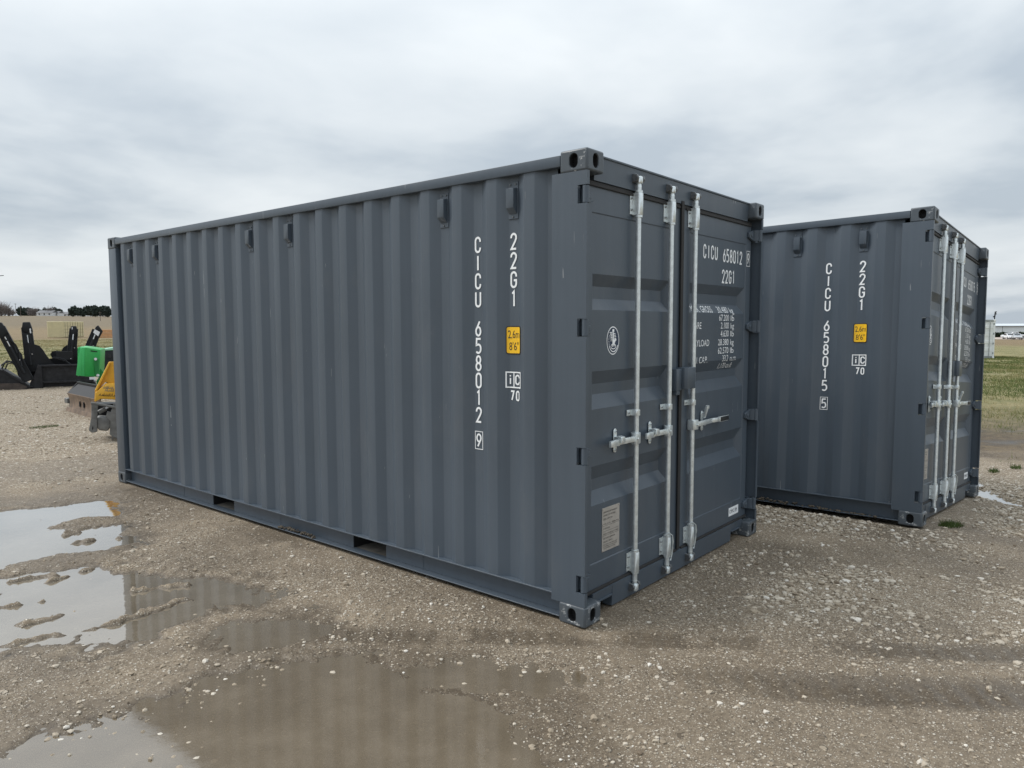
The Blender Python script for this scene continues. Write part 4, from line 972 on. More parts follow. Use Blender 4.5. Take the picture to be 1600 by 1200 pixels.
def tower(base, top, w, y, yt, head, lab=None, cyl=True):
    t_ = empty('arm'); t_.parent = sp_
    w *= 1.2; mb = MB(); bar2(mb, zs(*base), zs(*top), w, w*.82, y, y+.13, dyb=yt)
    d = np.array(zs(*top))-np.array(zs(*base)); n = np.array([-d[1], d[0]])/np.linalg.norm(d)
    for s in (-1, 1): bar2(mb, np.array(zs(*base))+n*s*w*.5, np.array(zs(*top))+n*s*w*.42, .022, .022, y-.03, y+.16, dyb=yt)
    m_ = mb.build('mast', M['black'], sp_, bevel=.004)
    mb = MB(); mb.prism([zs(*p) for p in head], 1, y+yt-.05, y+yt+.17); mb.build('mast_head', M['black'], m_, bevel=.02, seg=2)
    if cyl:
        mb = MB(); a, b = np.array(zs(*base))*.85+np.array(zs(*top))*.15, np.array(zs(*base))*.35+np.array(zs(*top))*.65
        mb.cyl((a[0], y-.05+yt*.15, a[1]), (b[0], y-.05+yt*.65, b[1]), .035, n=10); c = b+(b-a)*.35; mb.cyl((b[0], y-.05+yt*.65, b[1]), (c[0], y-.05+yt*.85, c[1]), .018, n=8, m=1)
        mb.build('cylinder', [M['black'], M['chrome']], m_)
        k = .5*a+.5*b; mb = MB(); mb.cyl((k[0]+.06, y-.04, k[1]), (k[0]+.06, y-.06, k[1]), .014, n=8); mb.build('bolt', M['chrome'], m_)
    if lab:
        mb = MB(); vs = [(zs(*p)[0], y+yt-.053, zs(*p)[1]) for p in lab]; vs += [(v[0], v[1]+.003, v[2]) for v in vs]; mb.add(vs, [(0, 1, 2, 3), (7, 6, 5, 4), (0, 4, 5, 1), (1, 5, 6, 2), (2, 6, 7, 3), (3, 7, 4, 0)]); mb.build('warning_label', M['label'], m_)
    bpy.data.objects.remove(t_)
tower((385, 985), (85, 330), .20, -.28, .05, [(28, 345), (70, 275), (105, 270), (150, 345), (172, 395), (120, 450), (95, 465)])
tower((420, 880), (375, 330), .22, .10, .15, [(318, 350), (335, 268), (420, 265), (445, 350), (450, 390), (425, 410), (345, 395)], [(412, 350), (430, 345), (432, 405), (416, 405)])
tower((900, 760), (955, 350), .19, .42, .1, [(905, 410), (920, 318), (990, 318), (1002, 380), (985, 440), (965, 500), (925, 470)], [(930, 330), (942, 330), (938, 360), (928, 358)])
tower((1105, 700), (1250, 370), .21, .05, .08, [(1195, 430), (1235, 330), (1270, 305), (1330, 385), (1290, 455), (1255, 500), (1190, 470)], [(1200, 400), (1225, 358), (1290, 395), (1265, 448)])
def spade_blade(pts, y, bow):
    pl = [zs(*p) for p in pts]; cx_ = sum(p[0] for p in pl)/len(pl); w = max(abs(p[0]-cx_) for p in pl); mb = MB(); n = len(pl)
    f = lambda p: y+bow*((p[0]-cx_)/w)**2
    vs = [(p[0], f(p), p[1]) for p in pl]+[(p[0], f(p)+.02, p[1]) for p in pl]
    mb.add(vs, [tuple(range(n))[::-1], tuple(range(n, 2*n))]+[(i, (i+1) % n, (i+1) % n+n, i+n) for i in range(n)]); mb.build('blade', M['black'], sp_, normals=True)
spade_blade([(345, 545), (390, 535), (455, 540), (520, 556), (565, 610), (610, 690), (660, 760), (700, 800), (500, 830), (360, 880), (330, 760)], .06, .12)
spade_blade([(280, 610), (320, 660), (335, 760), (380, 900), (330, 950), (240, 740), (250, 640)], -.15, .08)
spade_blade([(770, 660), (800, 600), (850, 562), (900, 560), (980, 570), (1000, 640), (985, 720), (930, 790), (780, 790)], .50, .12)
spade_blade([(640, 680), (660, 640), (720, 630), (780, 640), (800, 790), (690, 800)], .62, .1)
spade_blade([(230, 770), (330, 720), (480, 720), (520, 900), (420, 960), (300, 960)], .30, .05)  # added dark fill behind the arms, shaped with the blade function
spade_blade([(600, 735), (800, 700), (1000, 700), (1000, 810), (600, 810)], .30, .05)  # second added plate, dark fill above the frame
spade_blade([(1090, 580), (1140, 530), (1180, 560), (1180, 700), (1080, 760)], .2, .08)
mb = MB()
for k, pts in enumerate(([(690, 705), (760, 715), (830, 740), (880, 790)], [(680, 712), (770, 735), (850, 765), (900, 800)], [(200, 480), (255, 540), (290, 620), (300, 720), (320, 800)], [(140, 480), (200, 500), (240, 560), (270, 640)])):
    h = MB(); h.tube([(zs(*p)[0], -.02-.3*(k > 1)+.05*math.sin(j), zs(*p)[1]) for j, p in enumerate(pts)], .018, 6); h.build('hose', M['black'], sp_)
mb = MB(); a, b = zs(1125, 965), zs(1200, 1010); mb.box(a[0], b[0], -.104, -.1005, b[1], a[1]); mb.build('data_label', M['label'], sp_)

bk = empty('loader_bucket', (3.104, 20.468, 0), (0, 0, FACE)); tag(bk, 'black loader bucket with worn brown lip, cut off by the left edge of the photo', 'bucket')
bx_ = lambda X, Y: ((X/8-20)*.01533, (609-470-Y/8)*.0177)
mb = MB(); sec = [(-900, 1112), (315, 1112), (395, 1085), (330, 1062), (60, 872), (-60, 842), (-900, 800)]
mb.prism([bx_(*p) for p in sec], 1, .0, .9); mb.build('shell', M['blackw'], bk, bevel=.01)
mb = MB(); mb.prism([bx_(*p) for p in [(-900, 1116), (320, 1114), (328, 1075), (240, 1035), (-900, 1015)]], 1, -.03, -.001); mb.build('cutting_lip', M['rustd'], bk, bevel=.004)
mb = MB(); bar2(mb, bx_(50, 868), bx_(345, 1072), .05, .05, -.04, -.002); mb.build('rim', M['blackw'], bk, bevel=.004)
for k, pts in enumerate(([(20, 880), (60, 800), (120, 780), (190, 810), (230, 880), (240, 980)], [(60, 880), (90, 810), (150, 800), (200, 850), (215, 960)], [(10, 830), (80, 775), (170, 790), (240, 870)])):
    h = MB(); h.tube([(bx_(*p)[0], .5+.1*k, bx_(*p)[1]) for p in pts], .02, 6); h.build('hose', M['black'], bk)
mb = MB(); mb.box(bx_(-10, 0)[0], bx_(18, 0)[0], .45, .47, bx_(0, 860)[1], bx_(0, 810)[1]); mb.build('label_plate', M['label'], bk)
mb = MB(); mb.box(bx_(225, 0)[0], bx_(330, 0)[0], .35, .75, bx_(0, 970)[1], bx_(0, 850)[1]); mb.cyl((bx_(262, 0)[0], .34, bx_(0, 935)[1]), (bx_(262, 0)[0], .33, bx_(0, 935)[1]), .02, m=1); mb.build('coupler', [M['black'], M['chrome']], bk, bevel=.01)

# angled blade with a rusty scoured lower half; local x runs along the edge, local y backwards
bl = empty('dozer_blade', (2.172, 13.858, 0), (0, 0, R(-90-5))); tag(bl, 'dozer blade with dark upper panel and rusty scoured face lying before the green box', 'blade')
W_ = 2.05
def bent(name, pts, t, mat, x0=0, x1=W_, par=bl):
    mb = MB(); q = [np.array(p) for p in pts]; n = len(q); nn = []
    for i in range(n):
        d = q[min(i+1, n-1)]-q[max(i-1, 0)]; d = d/np.linalg.norm(d); nn.append(np.array([d[1], -d[0]]))
    prof_ = [tuple(p) for p in q]+[tuple(p+m*t) for p, m in list(zip(q, nn))[::-1]]
    mb.prism(prof_, 0, x0, x1); return mb.build(name, mat, par, bevel=.003)
bent('face', [(.0, .0), (.035, .09), (.045, .18), (.03, .28), (.0, .36)], .03, M['rust'])
bent('upper_panel', [(.005, .362), (.10, .445), (.21, .535)], .02, M['blackw'])
mb = MB()
mb.box(-.03, W_, .19, .24, .535, .575); mb.prism([(.0, .34), (.03, .34), (.24, .54), (.21, .57)], 0, -.04, -.001); mb.prism([(.0, .34), (.03, .34), (.24, .54), (.21, .57)], 0, 1.42, 1.46)
mb.build('panel_frame', M['black'], bl, bevel=.004)
bent('cutting_edge', [(-.035, -.01), (-.012, .085)], .025, M['rust'], -.02, W_)
mb = MB(); mb.box(-.22, .05, .08, .45, .05, .30); mb.box(-.30, -.10, .02, .12, .14, .24); mb.build('push_frame', M['steelg'], bl, bevel=.01)
mb = MB()
for x in (.72, .98): mb.prism([(x, .14), (x+.05, .14), (x+.045, .24), (x+.005, .24)], 1, .018, .036)
mb.build('slot', M['dark'], bl)

gr_ = empty('green_ballast_box', place(139.6, 15), (0, 0, FACE)); tag(gr_, 'bright green steel box on a green arm above the dozer blade', 'ballast box')
gz = lambda X, Y: ((X-350)*.00161, (764-Y)*.00186)
mb = MB()
fr_ = [gz(*p) for p in [(318, 95), (488, 125), (462, 425), (300, 415)]]
bk_ = [(p[0]-.10, p[1]-.01) for p in fr_]
def hexa(mb, F, B, yf, yb, m=0):
    vs = [(p[0], yf, p[1]) for p in F]+[(p[0], yb, p[1]) for p in B]; mb.add(vs, [(0, 1, 2, 3), (7, 6, 5, 4), (0, 4, 5, 1), (1, 5, 6, 2), (2, 6, 7, 3), (3, 7, 4, 0)], m)
hexa(mb, fr_, [(p[0]+.10, p[1]+.02) for p in fr_], 0, .34); mb.build('box', M['green'], gr_, bevel=.012, seg=2)
for k in range(2):
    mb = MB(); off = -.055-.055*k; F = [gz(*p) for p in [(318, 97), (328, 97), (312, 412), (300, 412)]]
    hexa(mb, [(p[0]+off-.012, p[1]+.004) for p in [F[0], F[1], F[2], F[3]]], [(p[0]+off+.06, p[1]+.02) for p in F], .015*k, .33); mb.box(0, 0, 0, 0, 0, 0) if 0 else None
    mb.build('weight_plate', M['green_lit'], gr_, bevel=.008)
mb = MB(); F = [gz(*p) for p in [(262, 92), (322, 97), (306, 414), (206, 400)]]; hexa(mb, F, [(p[0]+.10, p[1]+.02) for p in F], .012, .33); mb.build('front_weight', M['green_lit'], gr_, bevel=.01, seg=2)  # left side painted lighter, as if lit
mb = MB(); mb.prism([gz(*p) for p in [(382, 128), (455, 140), (455, 150), (382, 142)]], 1, -.004, -.001); mb.build('slot', M['dark'], gr_)
mb = MB(); mb.prism([gz(*p) for p in [(412, 225), (440, 205), (470, 225), (468, 430), (420, 420)]], 1, -.03, -.002); mb.build('bracket', M['greend'], gr_, bevel=.005)
for X, Y in ((432, 225), (450, 405)):
    mb = MB(); x, z = gz(X, Y); mb.cyl((x, -.03, z), (x, -.06, z), .028, n=10); mb.build('bolt', M['label'], gr_)
mb = MB(); mb.prism([gz(*p) for p in [(470, 320), (540, 400), (500, 470), (452, 550), (430, 470), (468, 425)]], 1, .05, .13); mb.prism([gz(*p) for p in [(430, 470), (470, 470), (470, 748), (420, 748)]], 1, .05, .13)
mb.box(gz(380, 0)[0], gz(620, 0)[0], .0, .25, .0, .06); mb.build('arm', M['greend'], gr_, bevel=.006)

ba = empty('dark_engine_cowl', place(170, 17), (0, 0, FACE)); tag(ba, 'dark rounded cowl with a mint green lid, half hidden behind the large container', 'engine cowl')
mb = MB(); k_ = .00215
mb.prism([(-.12, .55), (-.12, 1.05), (-.09, 1.10), (.5, 1.12), (.5, .5), (-.08, .5)], 1, 0, .5); mb.box(-.05, .45, .05, .45, 0, .5); mb.build('body', M['black'], ba, bevel=.03, seg=2)
mb = MB(); mb.prism([(-.10, 1.105), (-.05, 1.15), (.15, 1.18), (.5, 1.19), (.5, 1.125)], 1, -.01, .51); mb.build('lid', M['mint'], ba, bevel=.01)
mb = MB(); mb.cyl((.03, -.001, .98), (.03, -.02, .98), .05, n=14); mb.build('knob', M['blackw'], ba)

# yellow machine half hidden behind the far end of the large container
ym = empty('yellow_grinder', (1.093, 9.228, 0), (0, 0, FACE)); tag(ym, 'yellow machine on a grey steel frame, half hidden by the large container', 'machine')
yz = lambda X, Y: ((X-530)*.00117, (1115-Y)*.001352)
mb = MB()
mb.prism([yz(*p) for p in [(606, 262), (900, 262), (900, 520), (610, 500), (560, 480), (470, 560), (440, 690), (428, 682), (440, 560)]], 1, .0, .02)
mb.prism([yz(*p) for p in [(440, 560), (606, 262), (622, 270), (458, 572)]], 1, -.08, -.001)
mb.build('hopper', M['yellow'], ym, bevel=.004)
mb = MB(); F = [yz(*p) for p in [(446, 585), (560, 492), (900, 500), (900, 690), (500, 655), (432, 684)]]
mb.prism(F, 1, -.10, -.002); mb.build('guard_panel', M['yellow'], ym, bevel=.008, seg=2)
g2 = random.Random(3)
for row, (X0, X1, Y) in enumerate(((530, 640, 545), (545, 640, 575), (478, 640, 622))):
    mb = MB(); X = X0; i = 0
    while X < X1:
        w = g2.uniform(10, 20); a = yz(X, Y+.10*(X-X0)); b = yz(X+w, Y+.10*(X-X0)-g2.uniform(14, 34)); c = yz(X+w*.9, Y+.10*(X-X0))
        v, f = ribbon([a, b, c], .007); mb.add([(p[0], -.1022, p[1]) for p in v], f, 0); X += w+g2.uniform(3, 8); i += 1
    mb.build('lettering', M['black_lab'] if row == 2 else M['steelg'], ym, normals=False)
mb = MB(); mb.prism([yz(*p) for p in [(395, 690), (470, 700), (455, 800), (445, 1000), (385, 1010), (352, 980), (385, 850)]], 1, -.16, -.12); mb.build('side_plate', M['steelg'], ym, bevel=.008)
mb = MB(); mb.prism([yz(*p) for p in [(388, 962), (400, 930), (404, 960), (394, 985)]], 1, -.163, -.1605); mb.build('slot', M['dark'], ym)
mb = MB(); bar2(mb, yz(390, 690), yz(700, 760), .03, .03, -.17, -.10); mb.build('cross_bar', M['steelg'], ym, bevel=.004)
mb = MB(); mb.prism([yz(*p) for p in [(440, 865), (470, 840), (560, 850), (600, 880), (590, 960), (555, 1005), (470, 990), (440, 960)]], 1, -.14, .10); mb.build('gear_case', M['steelg'], ym, bevel=.02, seg=3)
mb = MB(); a, b = yz(465, 800), yz(545, 765); mb.cyl((a[0], -.08, a[1]), (b[0], -.08, b[1]), .032, n=12); c = yz(600, 735); mb.cyl((b[0], -.08, b[1]), (c[0], -.08, c[1]), .018, n=10, m=1); mb.build('cylinder', [M['steelg'], M['chrome']], ym)
mb = MB(); mb.prism([yz(*p) for p in [(545, 850), (560, 790), (600, 800), (640, 700), (700, 720), (700, 1110), (640, 1080), (600, 1060), (575, 1040), (590, 900)]], 1, -.15, -.10); mb.prism([yz(*p) for p in [(600, 1050), (612, 1050), (606, 1112), (600, 1112)]], 1, -.15, -.12); mb.build('support_arm', M['steelg'], ym, bevel=.006)
mb = MB(); mb.prism([yz(*p) for p in [(455, 720), (700, 730), (700, 1000), (455, 990)]], 1, .12, .45); mb.build('engine_block', M['black'], ym)
mb = MB(); mb.cyl((.33, .05, .20), (.33, .30, .20), .20, n=24); mb.cyl((.33, .045, .20), (.33, .30, .20), .10, n=18, m=1); mb.build('wheel', [M['rubber'], M['steelg']], ym, bevel=.01)

# ================================================================== far things
M['sand'] = simple('sand_coloured_paint', (.60, .535, .335), .55, 0, .08, 1.5)
M['sandd'] = simple('sand_paint_seams', (.36, .315, .19), .6, 0, .2, 2)
M['wht'] = simple('white_corrugated_paint', (.80, .82, .82), .5, 0, .1, 1.5)
M['grm'] = simple('grey_steel_fittings', (.30, .325, .33), .5, .2, .2, 3)
M['orange'] = simple('orange_brown_timber', (.52, .24, .09), .8, 0, .25, 2)
# sand coloured container seen on its corner: plain end to the left, side with doors to the right
sc = empty('sand_container', place(115, 117), (0, 0, VIEW+R(30+63))); tag(sc, 'sand coloured steel container with side doors, far out in the left field', 'container')
mb = MB(); mb.box(-2.2, 3.86, 0, 2.44, .1, 2.6); mb.build('shell', M['sand'], sc, bevel=.03)
for i in range(4):
    d = MB(); x = -2.12+i*1.48; d.box(x+.03, x+1.45, -.05, -.002, .22, 2.50); do = d.build('side_door', M['sand'], sc, bevel=.01)
    for xx in (x+.4, x+1.06): r_ = MB(); r_.cyl((xx, -.08, .15), (xx, -.08, 2.55), .03, n=6); r_.build('lock_rod', M['sandd'], do)
    for zz in (.85, 1.35, 1.85): r_ = MB(); r_.box(x+.06, x+1.42, -.062, -.0505, zz, zz+.06); r_.build('rib', M['sandd'], do)
for i in range(12): r_ = MB(); r_.box(-2.225, -2.2005, .10+i*.19, .19+i*.19, .2, 2.5); r_.build('end_rib', M['sand'], sc)
# stack of timber
tb = empty('timber_stack', place(176, 118), (0, 0, VIEW)); tag(tb, 'low stack of orange brown timber in the field beside the large container', 'timber')
for i in range(6): r_ = MB(); r_.box(-1.6+random.uniform(-.1, .1), 1.6, -.5, .5, i*.22, i*.22+.16); r_.build('plank', M['orange'], tb, bevel=.02)
# white container on the right, doors this way
wc = empty('white_container', place(1551, 49), (0, 0, VIEW+R(-4))); tag(wc, 'white shipping container with its door end showing behind the second slate container', 'container')
mb = MB(); mb.box(-2.44, 0, .08, 6.0, .1, 2.59); mb.build('shell', M['wht'], wc, bevel=.02)
for i in (0, 1):
    x0 = -2.36+i*1.15; d = MB(); d.box(x0, x0+1.13, .03, .079, .16, 2.46); do = d.build('door', M['wht'], wc, bevel=.01)
    for z in (.5, 1.0, 1.5, 2.0): r_ = MB(); r_.box(x0+.08, x0+1.05, .005, .0295, z, z+.22); r_.build('rib', M['wht'], do, bevel=.02)
    for xx in (.28, .85): r_ = MB(); r_.cyl((x0+xx, -.03, .12), (x0+xx, -.03, 2.5), .025, n=8); r_.build('lock_rod', M['grm'], do)
    for z in (.3, .95, 1.6, 2.25): r_ = MB(); r_.box(x0+(1.09 if i else -.03), x0+(1.16 if i else .04), -.01, .0285, z, z+.12); r_.build('hinge', M['grm'], do)
for x in (-2.44, -.12):
    for z in (.02, 2.48): r_ = MB(); r_.box(x, x+.12, -.03, .10, z, z+.13); r_.build('corner_casting', M['wht'], wc, bevel=.01)
    r_ = MB(); r_.box(x+.005, x+.115, .0, .078, .155, 2.475); r_.build('corner_post', M['wht'], wc)
mb = MB(); mb.box(-2.31, -.125, -.005, .0785, 2.47, 2.59); mb.build('door_header', M['grm'], wc); mb = MB(); mb.box(-2.31, -.125, -.005, .0785, .02, .15); mb.build('door_sill', M['grm'], wc)
wm = empty('weather_mast', place(1549, 60), (0, 0, VIEW)); tag(wm, 'short dark instrument mast rising behind the white container', 'mast')
mb = MB(); z0 = 1.66-wm.location.z; mb.cyl((0, 0, 0), (0, 0, z0+.62), .04, n=8); mb.cyl((0, 0, z0+.62), (.04, 0, z0+1.02), .05, n=8); mb.build('pole', M['black'], wm)
mb = MB(); mb.box(-.12, .02, -.04, .04, z0+.58, z0+.68); mb.box(.02, .14, -.04, .04, z0+.98, z0+1.06); mb.box(.06, .14, -.03, .03, z0+.82, z0+.90); mb.build('sensor_arm', M['black'], wm)

# metal shed, hedge, drive, vehicles
shd = empty('metal_shed', place(1590, 262), (0, 0, VIEW)); zb = shd.location.z; tag(shd, 'long pale metal shed with low roof on the right horizon', 'shed')
M['shed'] = simple('pale_steel_cladding', (.76, .80, .82), .5, .1, .08, .4); M['shedr'] = simple('light_grey_roof_steel', (.62, .66, .69), .45, .2, .08, .4); M['trim'] = simple('dark_grey_trim', (.18, .19, .20), .6)
hgt = 1.66-zb+.15
mb = MB(); mb.box(-9, 40, 0, 18, 0, hgt-.75); mb.build('wall', M['shed'], shd)
mb = MB(); mb.prism([(-.4, hgt-.72), (9, hgt+.02), (18.4, hgt-.72), (18.4, hgt-.60), (9, hgt+.14), (-.4, hgt-.60)], 0, -9.5, 40.5); mb.build('roof', M['shedr'], shd)
mb = MB(); mb.box(-9.5, 40.5, -.5, -.41, hgt-.86, hgt-.70); mb.build('gutter', M['trim'], shd)
for x in (-6.5, 1.5, 9.5, 17.5): r_ = MB(); r_.box(x, x+.12, -.06, -.005, 0, hgt-.9); r_.build('downpipe', M['trim'], shd)
def leafy(name, n, rx, ry, rz, mat, parent, size, seed, z0=0, fill=.55):
    g = np.random.default_rng(seed); d = g.normal(size=(n, 3)); d /= np.linalg.norm(d, axis=1)[:, None]; rad = fill+(1-fill)*g.random(n)**.6
    c = d*rad[:, None]*np.array([rx, ry, rz])+np.array([0, 0, z0]); c *= (1+.18*(vnoise(d[:, 0]*3+9, d[:, 2]*3+9, 1, seed % 50)-.5))[:, None]
    a = g.normal(size=(n, 3)); a /= np.linalg.norm(a, axis=1)[:, None]; b = np.cross(a, g.normal(size=(n, 3))); b /= np.linalg.norm(b, axis=1)[:, None]
    s = size*g.uniform(.6, 1.3, n)[:, None]; v = np.stack([c-a*s-b*s*.6, c+a*s-b*s*.6, c+a*s*.6+b*s, c-a*s*.7+b*s*.8], 1).reshape(-1, 3)
    f = np.arange(n*4).reshape(-1, 4); return link(name, np_mesh(name, v, f, mat), parent)
M['evergreen'] = simple('dark_evergreen_needles', (.026, .040, .030), .9, 0, .4, .8)
M['hedgeg'] = simple('dark_green_hedge', (.022, .036, .016), .9, 0, .4, 1)
M['bark'] = simple('grey_bark', (.13, .11, .095), .9, 0, .3, 3)
M['twig'] = simple('bare_grey_twigs', (.20, .175, .165), .9, 0, .25, 2)
hg = tag(empty('hedge', place(1600, 240), (0, 0, VIEW)), 'low dark green hedge along the foot of the pale metal shed', 'hedge')
for i in range(14): leafy('bush', 260, 2.2, 1.2, .9, M['hedgeg'], hg, .28, 200+i, .75).location = (-11+i*3.1, random.uniform(-.3, .3), 0)
M['drive'] = simple('pinkish_gravel_drive', (.40, .33, .28), .9, 0, .12, .3)
def strip_on_ground(name, px, depth, x0, x1, y0, y1, mat, label):
    o = place(px, depth); c, s = math.cos(VIEW), math.sin(VIEW); xs = np.linspace(x0, x1, 40); ys = np.linspace(y0, y1, 8); X, Y = np.meshgrid(xs, ys, indexing='ij')
    wx, wy = o[0]+X*c-Y*s, o[1]+X*s+Y*c; v = np.stack([wx, wy, hfun(wx, wy)+.06], -1).reshape(-1, 3); idx = np.arange(X.size).reshape(X.shape)
    f = np.stack([idx[:-1, :-1], idx[1:, :-1], idx[1:, 1:], idx[:-1, 1:]], -1).reshape(-1, 4); tag(link(name, np_mesh(name, v, f, mat)), label, kind='structure')
strip_on_ground('drive', 1590, 196, -60, 60, -22, 34, M['drive'], 'pinkish gravel drive in front of the metal shed')
M['carw'] = simple('white_car_paint', (.72, .73, .74), .3, 0, .04, 1); M['cars'] = simple('silver_car_paint', (.50, .52, .54), .3, .3, .05, 1); M['glass'] = simple('dark_car_glass', (.03, .035, .04), .1)
def vehicle(name, px, depth, rz, kind, paintm, label, cat):
    r_ = empty(name, place(px, depth), (0, 0, VIEW+R(rz))); tag(r_, label, cat, 'vehicles parked by the metal shed'); r_.location.z += .06
    L2, wd = (2.9, .95) if kind == 'pickup' else (2.25, .88)
    if kind == 'pickup': body = [(-2.9, .45), (-2.9, .95), (-2.6, 1.05), (-1.5, 1.12), (-.3, 1.12), (-.3, 1.15), (2.9, 1.15), (2.9, .5)]; cab = [(-1.5, 1.12), (-.75, 1.80), (.75, 1.82), (.95, 1.15)]
    else: body = [(-2.25, .3), (-2.25, .70), (-2.0, .82), (-1.1, .92), (1.5, .95), (2.2, .9), (2.25, .35)]; cab = [(-1.1, .92), (-.3, 1.38), (1.0, 1.40), (1.75, .95)]
    mb = MB(); mb.prism(body, 1, -wd, wd); mb.build('body', paintm, r_, bevel=.08, seg=2)
    mb = MB(); mb.prism(cab, 1, -wd*.86, wd*.86); c_ = mb.build('cab', paintm, r_, bevel=.08, seg=2)
    cx_ = sum(p[0] for p in cab)/4; k = .80; z0 = cab[0][1]+.06
    win = [(cx_+(p[0]-cx_)*k, z0+(p[1]-cab[0][1])*.74) for p in cab]; mid = cx_
    for s in (-1, 1):
        for h in (0, 1):
            w = [win[0], win[1], (mid-.05, win[1][1]), (mid-.05, win[0][1])] if h == 0 else [(mid+.05, win[3][1]), (mid+.05, win[2][1]), win[2], win[3]]
            mb = MB(); y = s*wd*.86; mb.prism(w, 1, min(y, y+s*.01), max(y, y+s*.01)); mb.build('window', M['glass'], c_)
    a, b = np.array(cab[0]), np.array(cab[1]); n = np.array([-(b-a)[1], (b-a)[0]]); n = n/np.linalg.norm(n)*.012
    p0, p1 = a+(b-a)*.12+n, a+(b-a)*.88+n; mb = MB(); mb.add([(p0[0], -wd*.72, p0[1]), (p0[0], wd*.72, p0[1]), (p1[0], wd*.66, p1[1]), (p1[0], -wd*.66, p1[1])], [(0, 1, 2, 3)]); mb.build('windscreen', M['glass'], c_, normals=False)
    for x in ((-1.85, 1.85) if kind == 'pickup' else (-1.4, 1.4)):
        for s in (-1, 1): mb = MB(); r = .40 if kind == 'pickup' else .32; mb.cyl((x, s*(wd-.2), r), (x, s*(wd+.02), r), r, n=18); mb.cyl((x, s*(wd+.021), r), (x, s*(wd+.03), r), r*.55, n=14, m=1); mb.build('wheel', [M['rubber'], M['grm']], r_)
    for s in (-1, 1): mb = MB(); z = .85 if kind == 'pickup' else .62; x = -L2-.005; mb.box(x-.02, x, s*wd*.72-.15, s*wd*.72+.15, z-.08, z+.06); mb.build('headlight', M['label'], r_)
    mb = MB(); mb.box(-L2-.03, -L2-.004, -.45, .45, .45, .70 if kind == 'pickup' else .5); mb.build('grille', M['trim'], r_)
vehicle('pickup_truck', 1580, 198, 0, 'pickup', M['carw'], 'white pickup truck parked side on before the dark hedge', 'truck')
vehicle('car', 1573, 186, 75, 'car', M['carw'], 'white car facing us in front of the pickup, left of the two cars', 'car')
vehicle('car', 1585, 178, 62, 'car', M['cars'], 'silver car facing us in front of the pickup, right of the two cars', 'car')

# ---- trees, houses and poles along the left skyline
ORD = ('first', 'second', 'third', 'fourth', 'fifth', 'sixth', 'seventh', 'eighth', 'ninth', 'tenth', 'eleventh', 'twelfth', 'thirteenth', 'fourteenth', 'fifteenth')
def evergreen(px, depth, h, w, seed, label):
    t = empty('evergreen_tree', place(px, depth), (0, 0, random.uniform(0, 6))); tag(t, label, 'tree', 'evergreens on the left skyline')
    mb = MB(); mb.cyl((0, 0, -.3), (0, 0, h*.8), .25, .08, n=7); mb.build('trunk', M['bark'], t)
    leafy('crown', 420, w/2, w/2, h*.48, M['evergreen'], t, .55, seed, h*.55, .35)
for i, px in enumerate((38, 43, 47, 51)): evergreen(px, 560+(i*37) % 50, 7.2+random.uniform(-.6, .5), 5.2, 300+i, ORD[i]+' dark evergreen from the left in the clump left of the farmhouse')
for i, px in enumerate((57, 62, 66, 71, 76, 81, 86, 91, 96, 100)): evergreen(px, 590+(i*53) % 60, 7.4+random.uniform(-1.0, .8), 5.0, 320+i, ORD[i]+' evergreen from the left in the windbreak behind the white farmhouse')
for i in range(15): evergreen(119+i*3.9, 440+(i*71) % 90, 5.6+random.uniform(-1.2, 1.2)+.06*i, 4.4, 350+i, ORD[i]+' evergreen from the left in the low row beyond the sand container')
def bare_tree(px, depth, h, seed, label):
    t = empty('bare_tree', place(px, depth)); tag(t, label, 'tree', 'bare trees on the left skyline'); g = random.Random(seed); mb = MB(); tw = MB()
    mb.tube([(0, 0, -.3), (.1, 0, h*.25), (0, .1, h*.55)], [.28, .2, .1], 6); mb.build('trunk', M['bark'], t)
    for i in range(150):
        z = h*g.uniform(.0, .5); a = g.uniform(0, 6.28); L_ = h*g.uniform(.25, .55); e = g.uniform(.5, 1.3); x, y = L_*math.cos(e)*math.cos(a), L_*math.cos(e)*math.sin(a)
        ox, oy = g.uniform(-.2, .2)*h, g.uniform(-.2, .2)*h
        tw.tube([(ox*.2, oy*.2, z), (ox+x*.5, oy+y*.5, z+L_*math.sin(e)*.55), (ox+x+g.uniform(-.4, .4), oy+y, z+L_*math.sin(e))], [.10, .07, .03], 3)
    tw.build('crown', M['twig'], t, normals=False)
for i, (px, h) in enumerate(((-8, 10.5), (1, 11.0), (8, 10), (14, 8.8), (20, 7.2), (26, 4.6))): bare_tree(px, 420+(i*31) % 60, h, 400+i, ORD[i]+' bare grey tree from the left in the thicket at the skyline edge')
for i, px in enumerate((54, 60, 84)): bare_tree(px, 545, 7.5+i, 420+i, ORD[i]+' bare tree from the left among the evergreens of the farm windbreak')
M['hw'] = simple('white_house_siding', (.62, .62, .62), .7, 0, .1, .5); M['hr'] = simple('grey_shingle_roof', (.17, .17, .175), .8, 0, .2, .5)
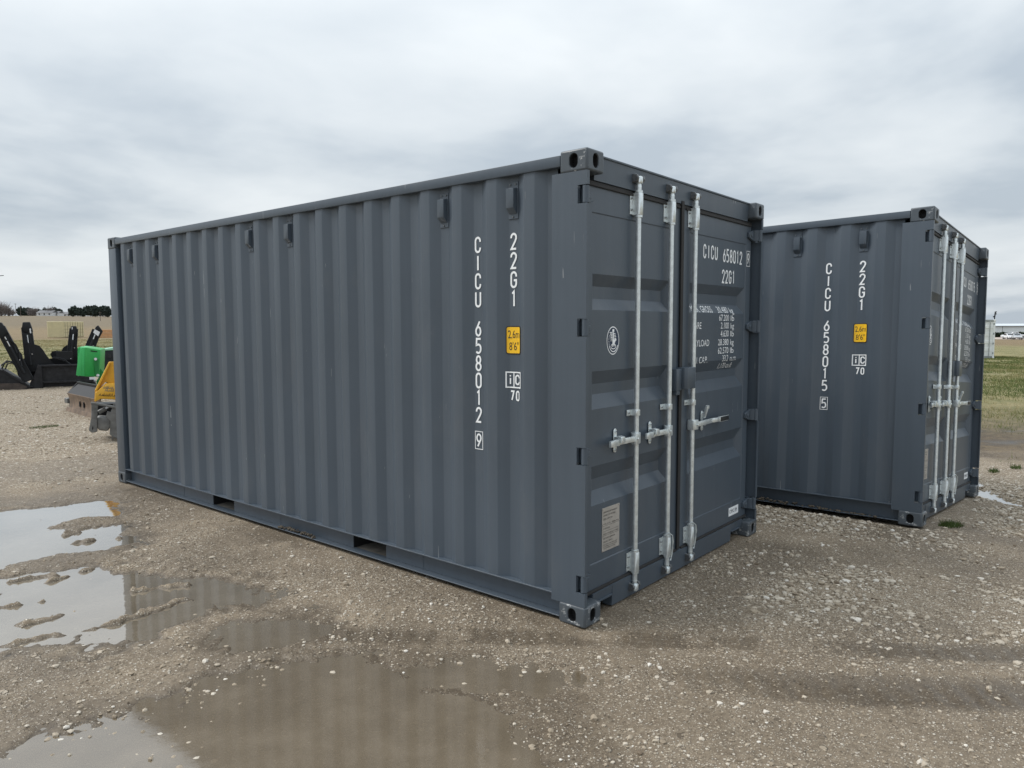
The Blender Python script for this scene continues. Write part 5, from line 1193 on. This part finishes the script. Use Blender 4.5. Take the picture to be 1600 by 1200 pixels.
def house(px, depth, w, d, h, label, name='farm_house'):
    o = empty(name, place(px, depth), (0, 0, VIEW)); tag(o, label, 'house'); mb = MB(); mb.box(-w/2, w/2, 0, d, 0, h); wl = mb.build('wall', M['hw'], o)
    mb = MB(); mb.prism([(-.4, h-.1), (d/2, h+d*.22), (d+.4, h-.1), (d/2, h+d*.18)], 0, -w/2-.3, w/2+.3); mb.prism([(0, h), (d/2, h+d*.18), (d, h)], 0, -w/2, w/2); mb.build('roof', M['hr'], o)
    n = int(w//3)
    for i in range(n): x = -w/2+(i+.5)*w/n; mb = MB(); mb.box(x-.5, x+.5, -.05, -.004, h*.35, h*.8); mb.build('window', M['glass'], o)
house(75, 540, 11, 8, 2.6, 'white farmhouse in front of the dark windbreak on the skyline'); house(67, 552, 5, 6, 2.2, 'small white outbuilding left of the farmhouse on the skyline', 'outbuilding'); house(90, 545, 6, 7, 2.3, 'white garage right of the farmhouse on the skyline', 'outbuilding')
house(110, 620, 13, 9, 2.8, 'pale house standing alone between the two evergreen rows', 'farm_house')
for px, dp, h, lb in ((31, 430, 7.5, 'thin utility pole left of the farm windbreak'), (38.5, 400, 6.0, 'shorter utility pole at the left end of the farm windbreak'), (161.5, 330, 4.2, 'utility pole before the low evergreen row near the large container')):
    o = empty('utility_pole', place(px, dp)); tag(o, lb, 'pole', 'utility poles on the left skyline'); mb = MB(); mb.cyl((0, 0, -.3), (0, 0, h), .13, .09, n=8); mb.build('pole', M['bark'], o); mb = MB(); mb.box(-.7, .7, -.06, .06, h-.5, h-.36); mb.build('cross_arm', M['bark'], o)
# two tapered rods of an aerial reaching in from the left
an = empty('aerial', place(-60, 45), (0, 0, VIEW)); z0 = 1.66-an.location.z; tag(an, 'dark aerial whose two tapered rod tips reach in at the left edge of the sky', 'aerial')
mb = MB(); mb.cyl((0, 0, 0), (0, 0, z0+3.3), .05, n=8); mb.build('mast', M['black'], an)
mb = MB(); mb.cyl((-1.5, 0, z0+2.78), (2.97, 0, z0+3.14), .055, .02, n=8); mb.build('rod', M['black'], an); mb = MB(); mb.cyl((-1.5, 0, z0+2.86), (2.58, 0, z0+2.92), .045, .03, n=8); mb.build('rod', M['black'], an)
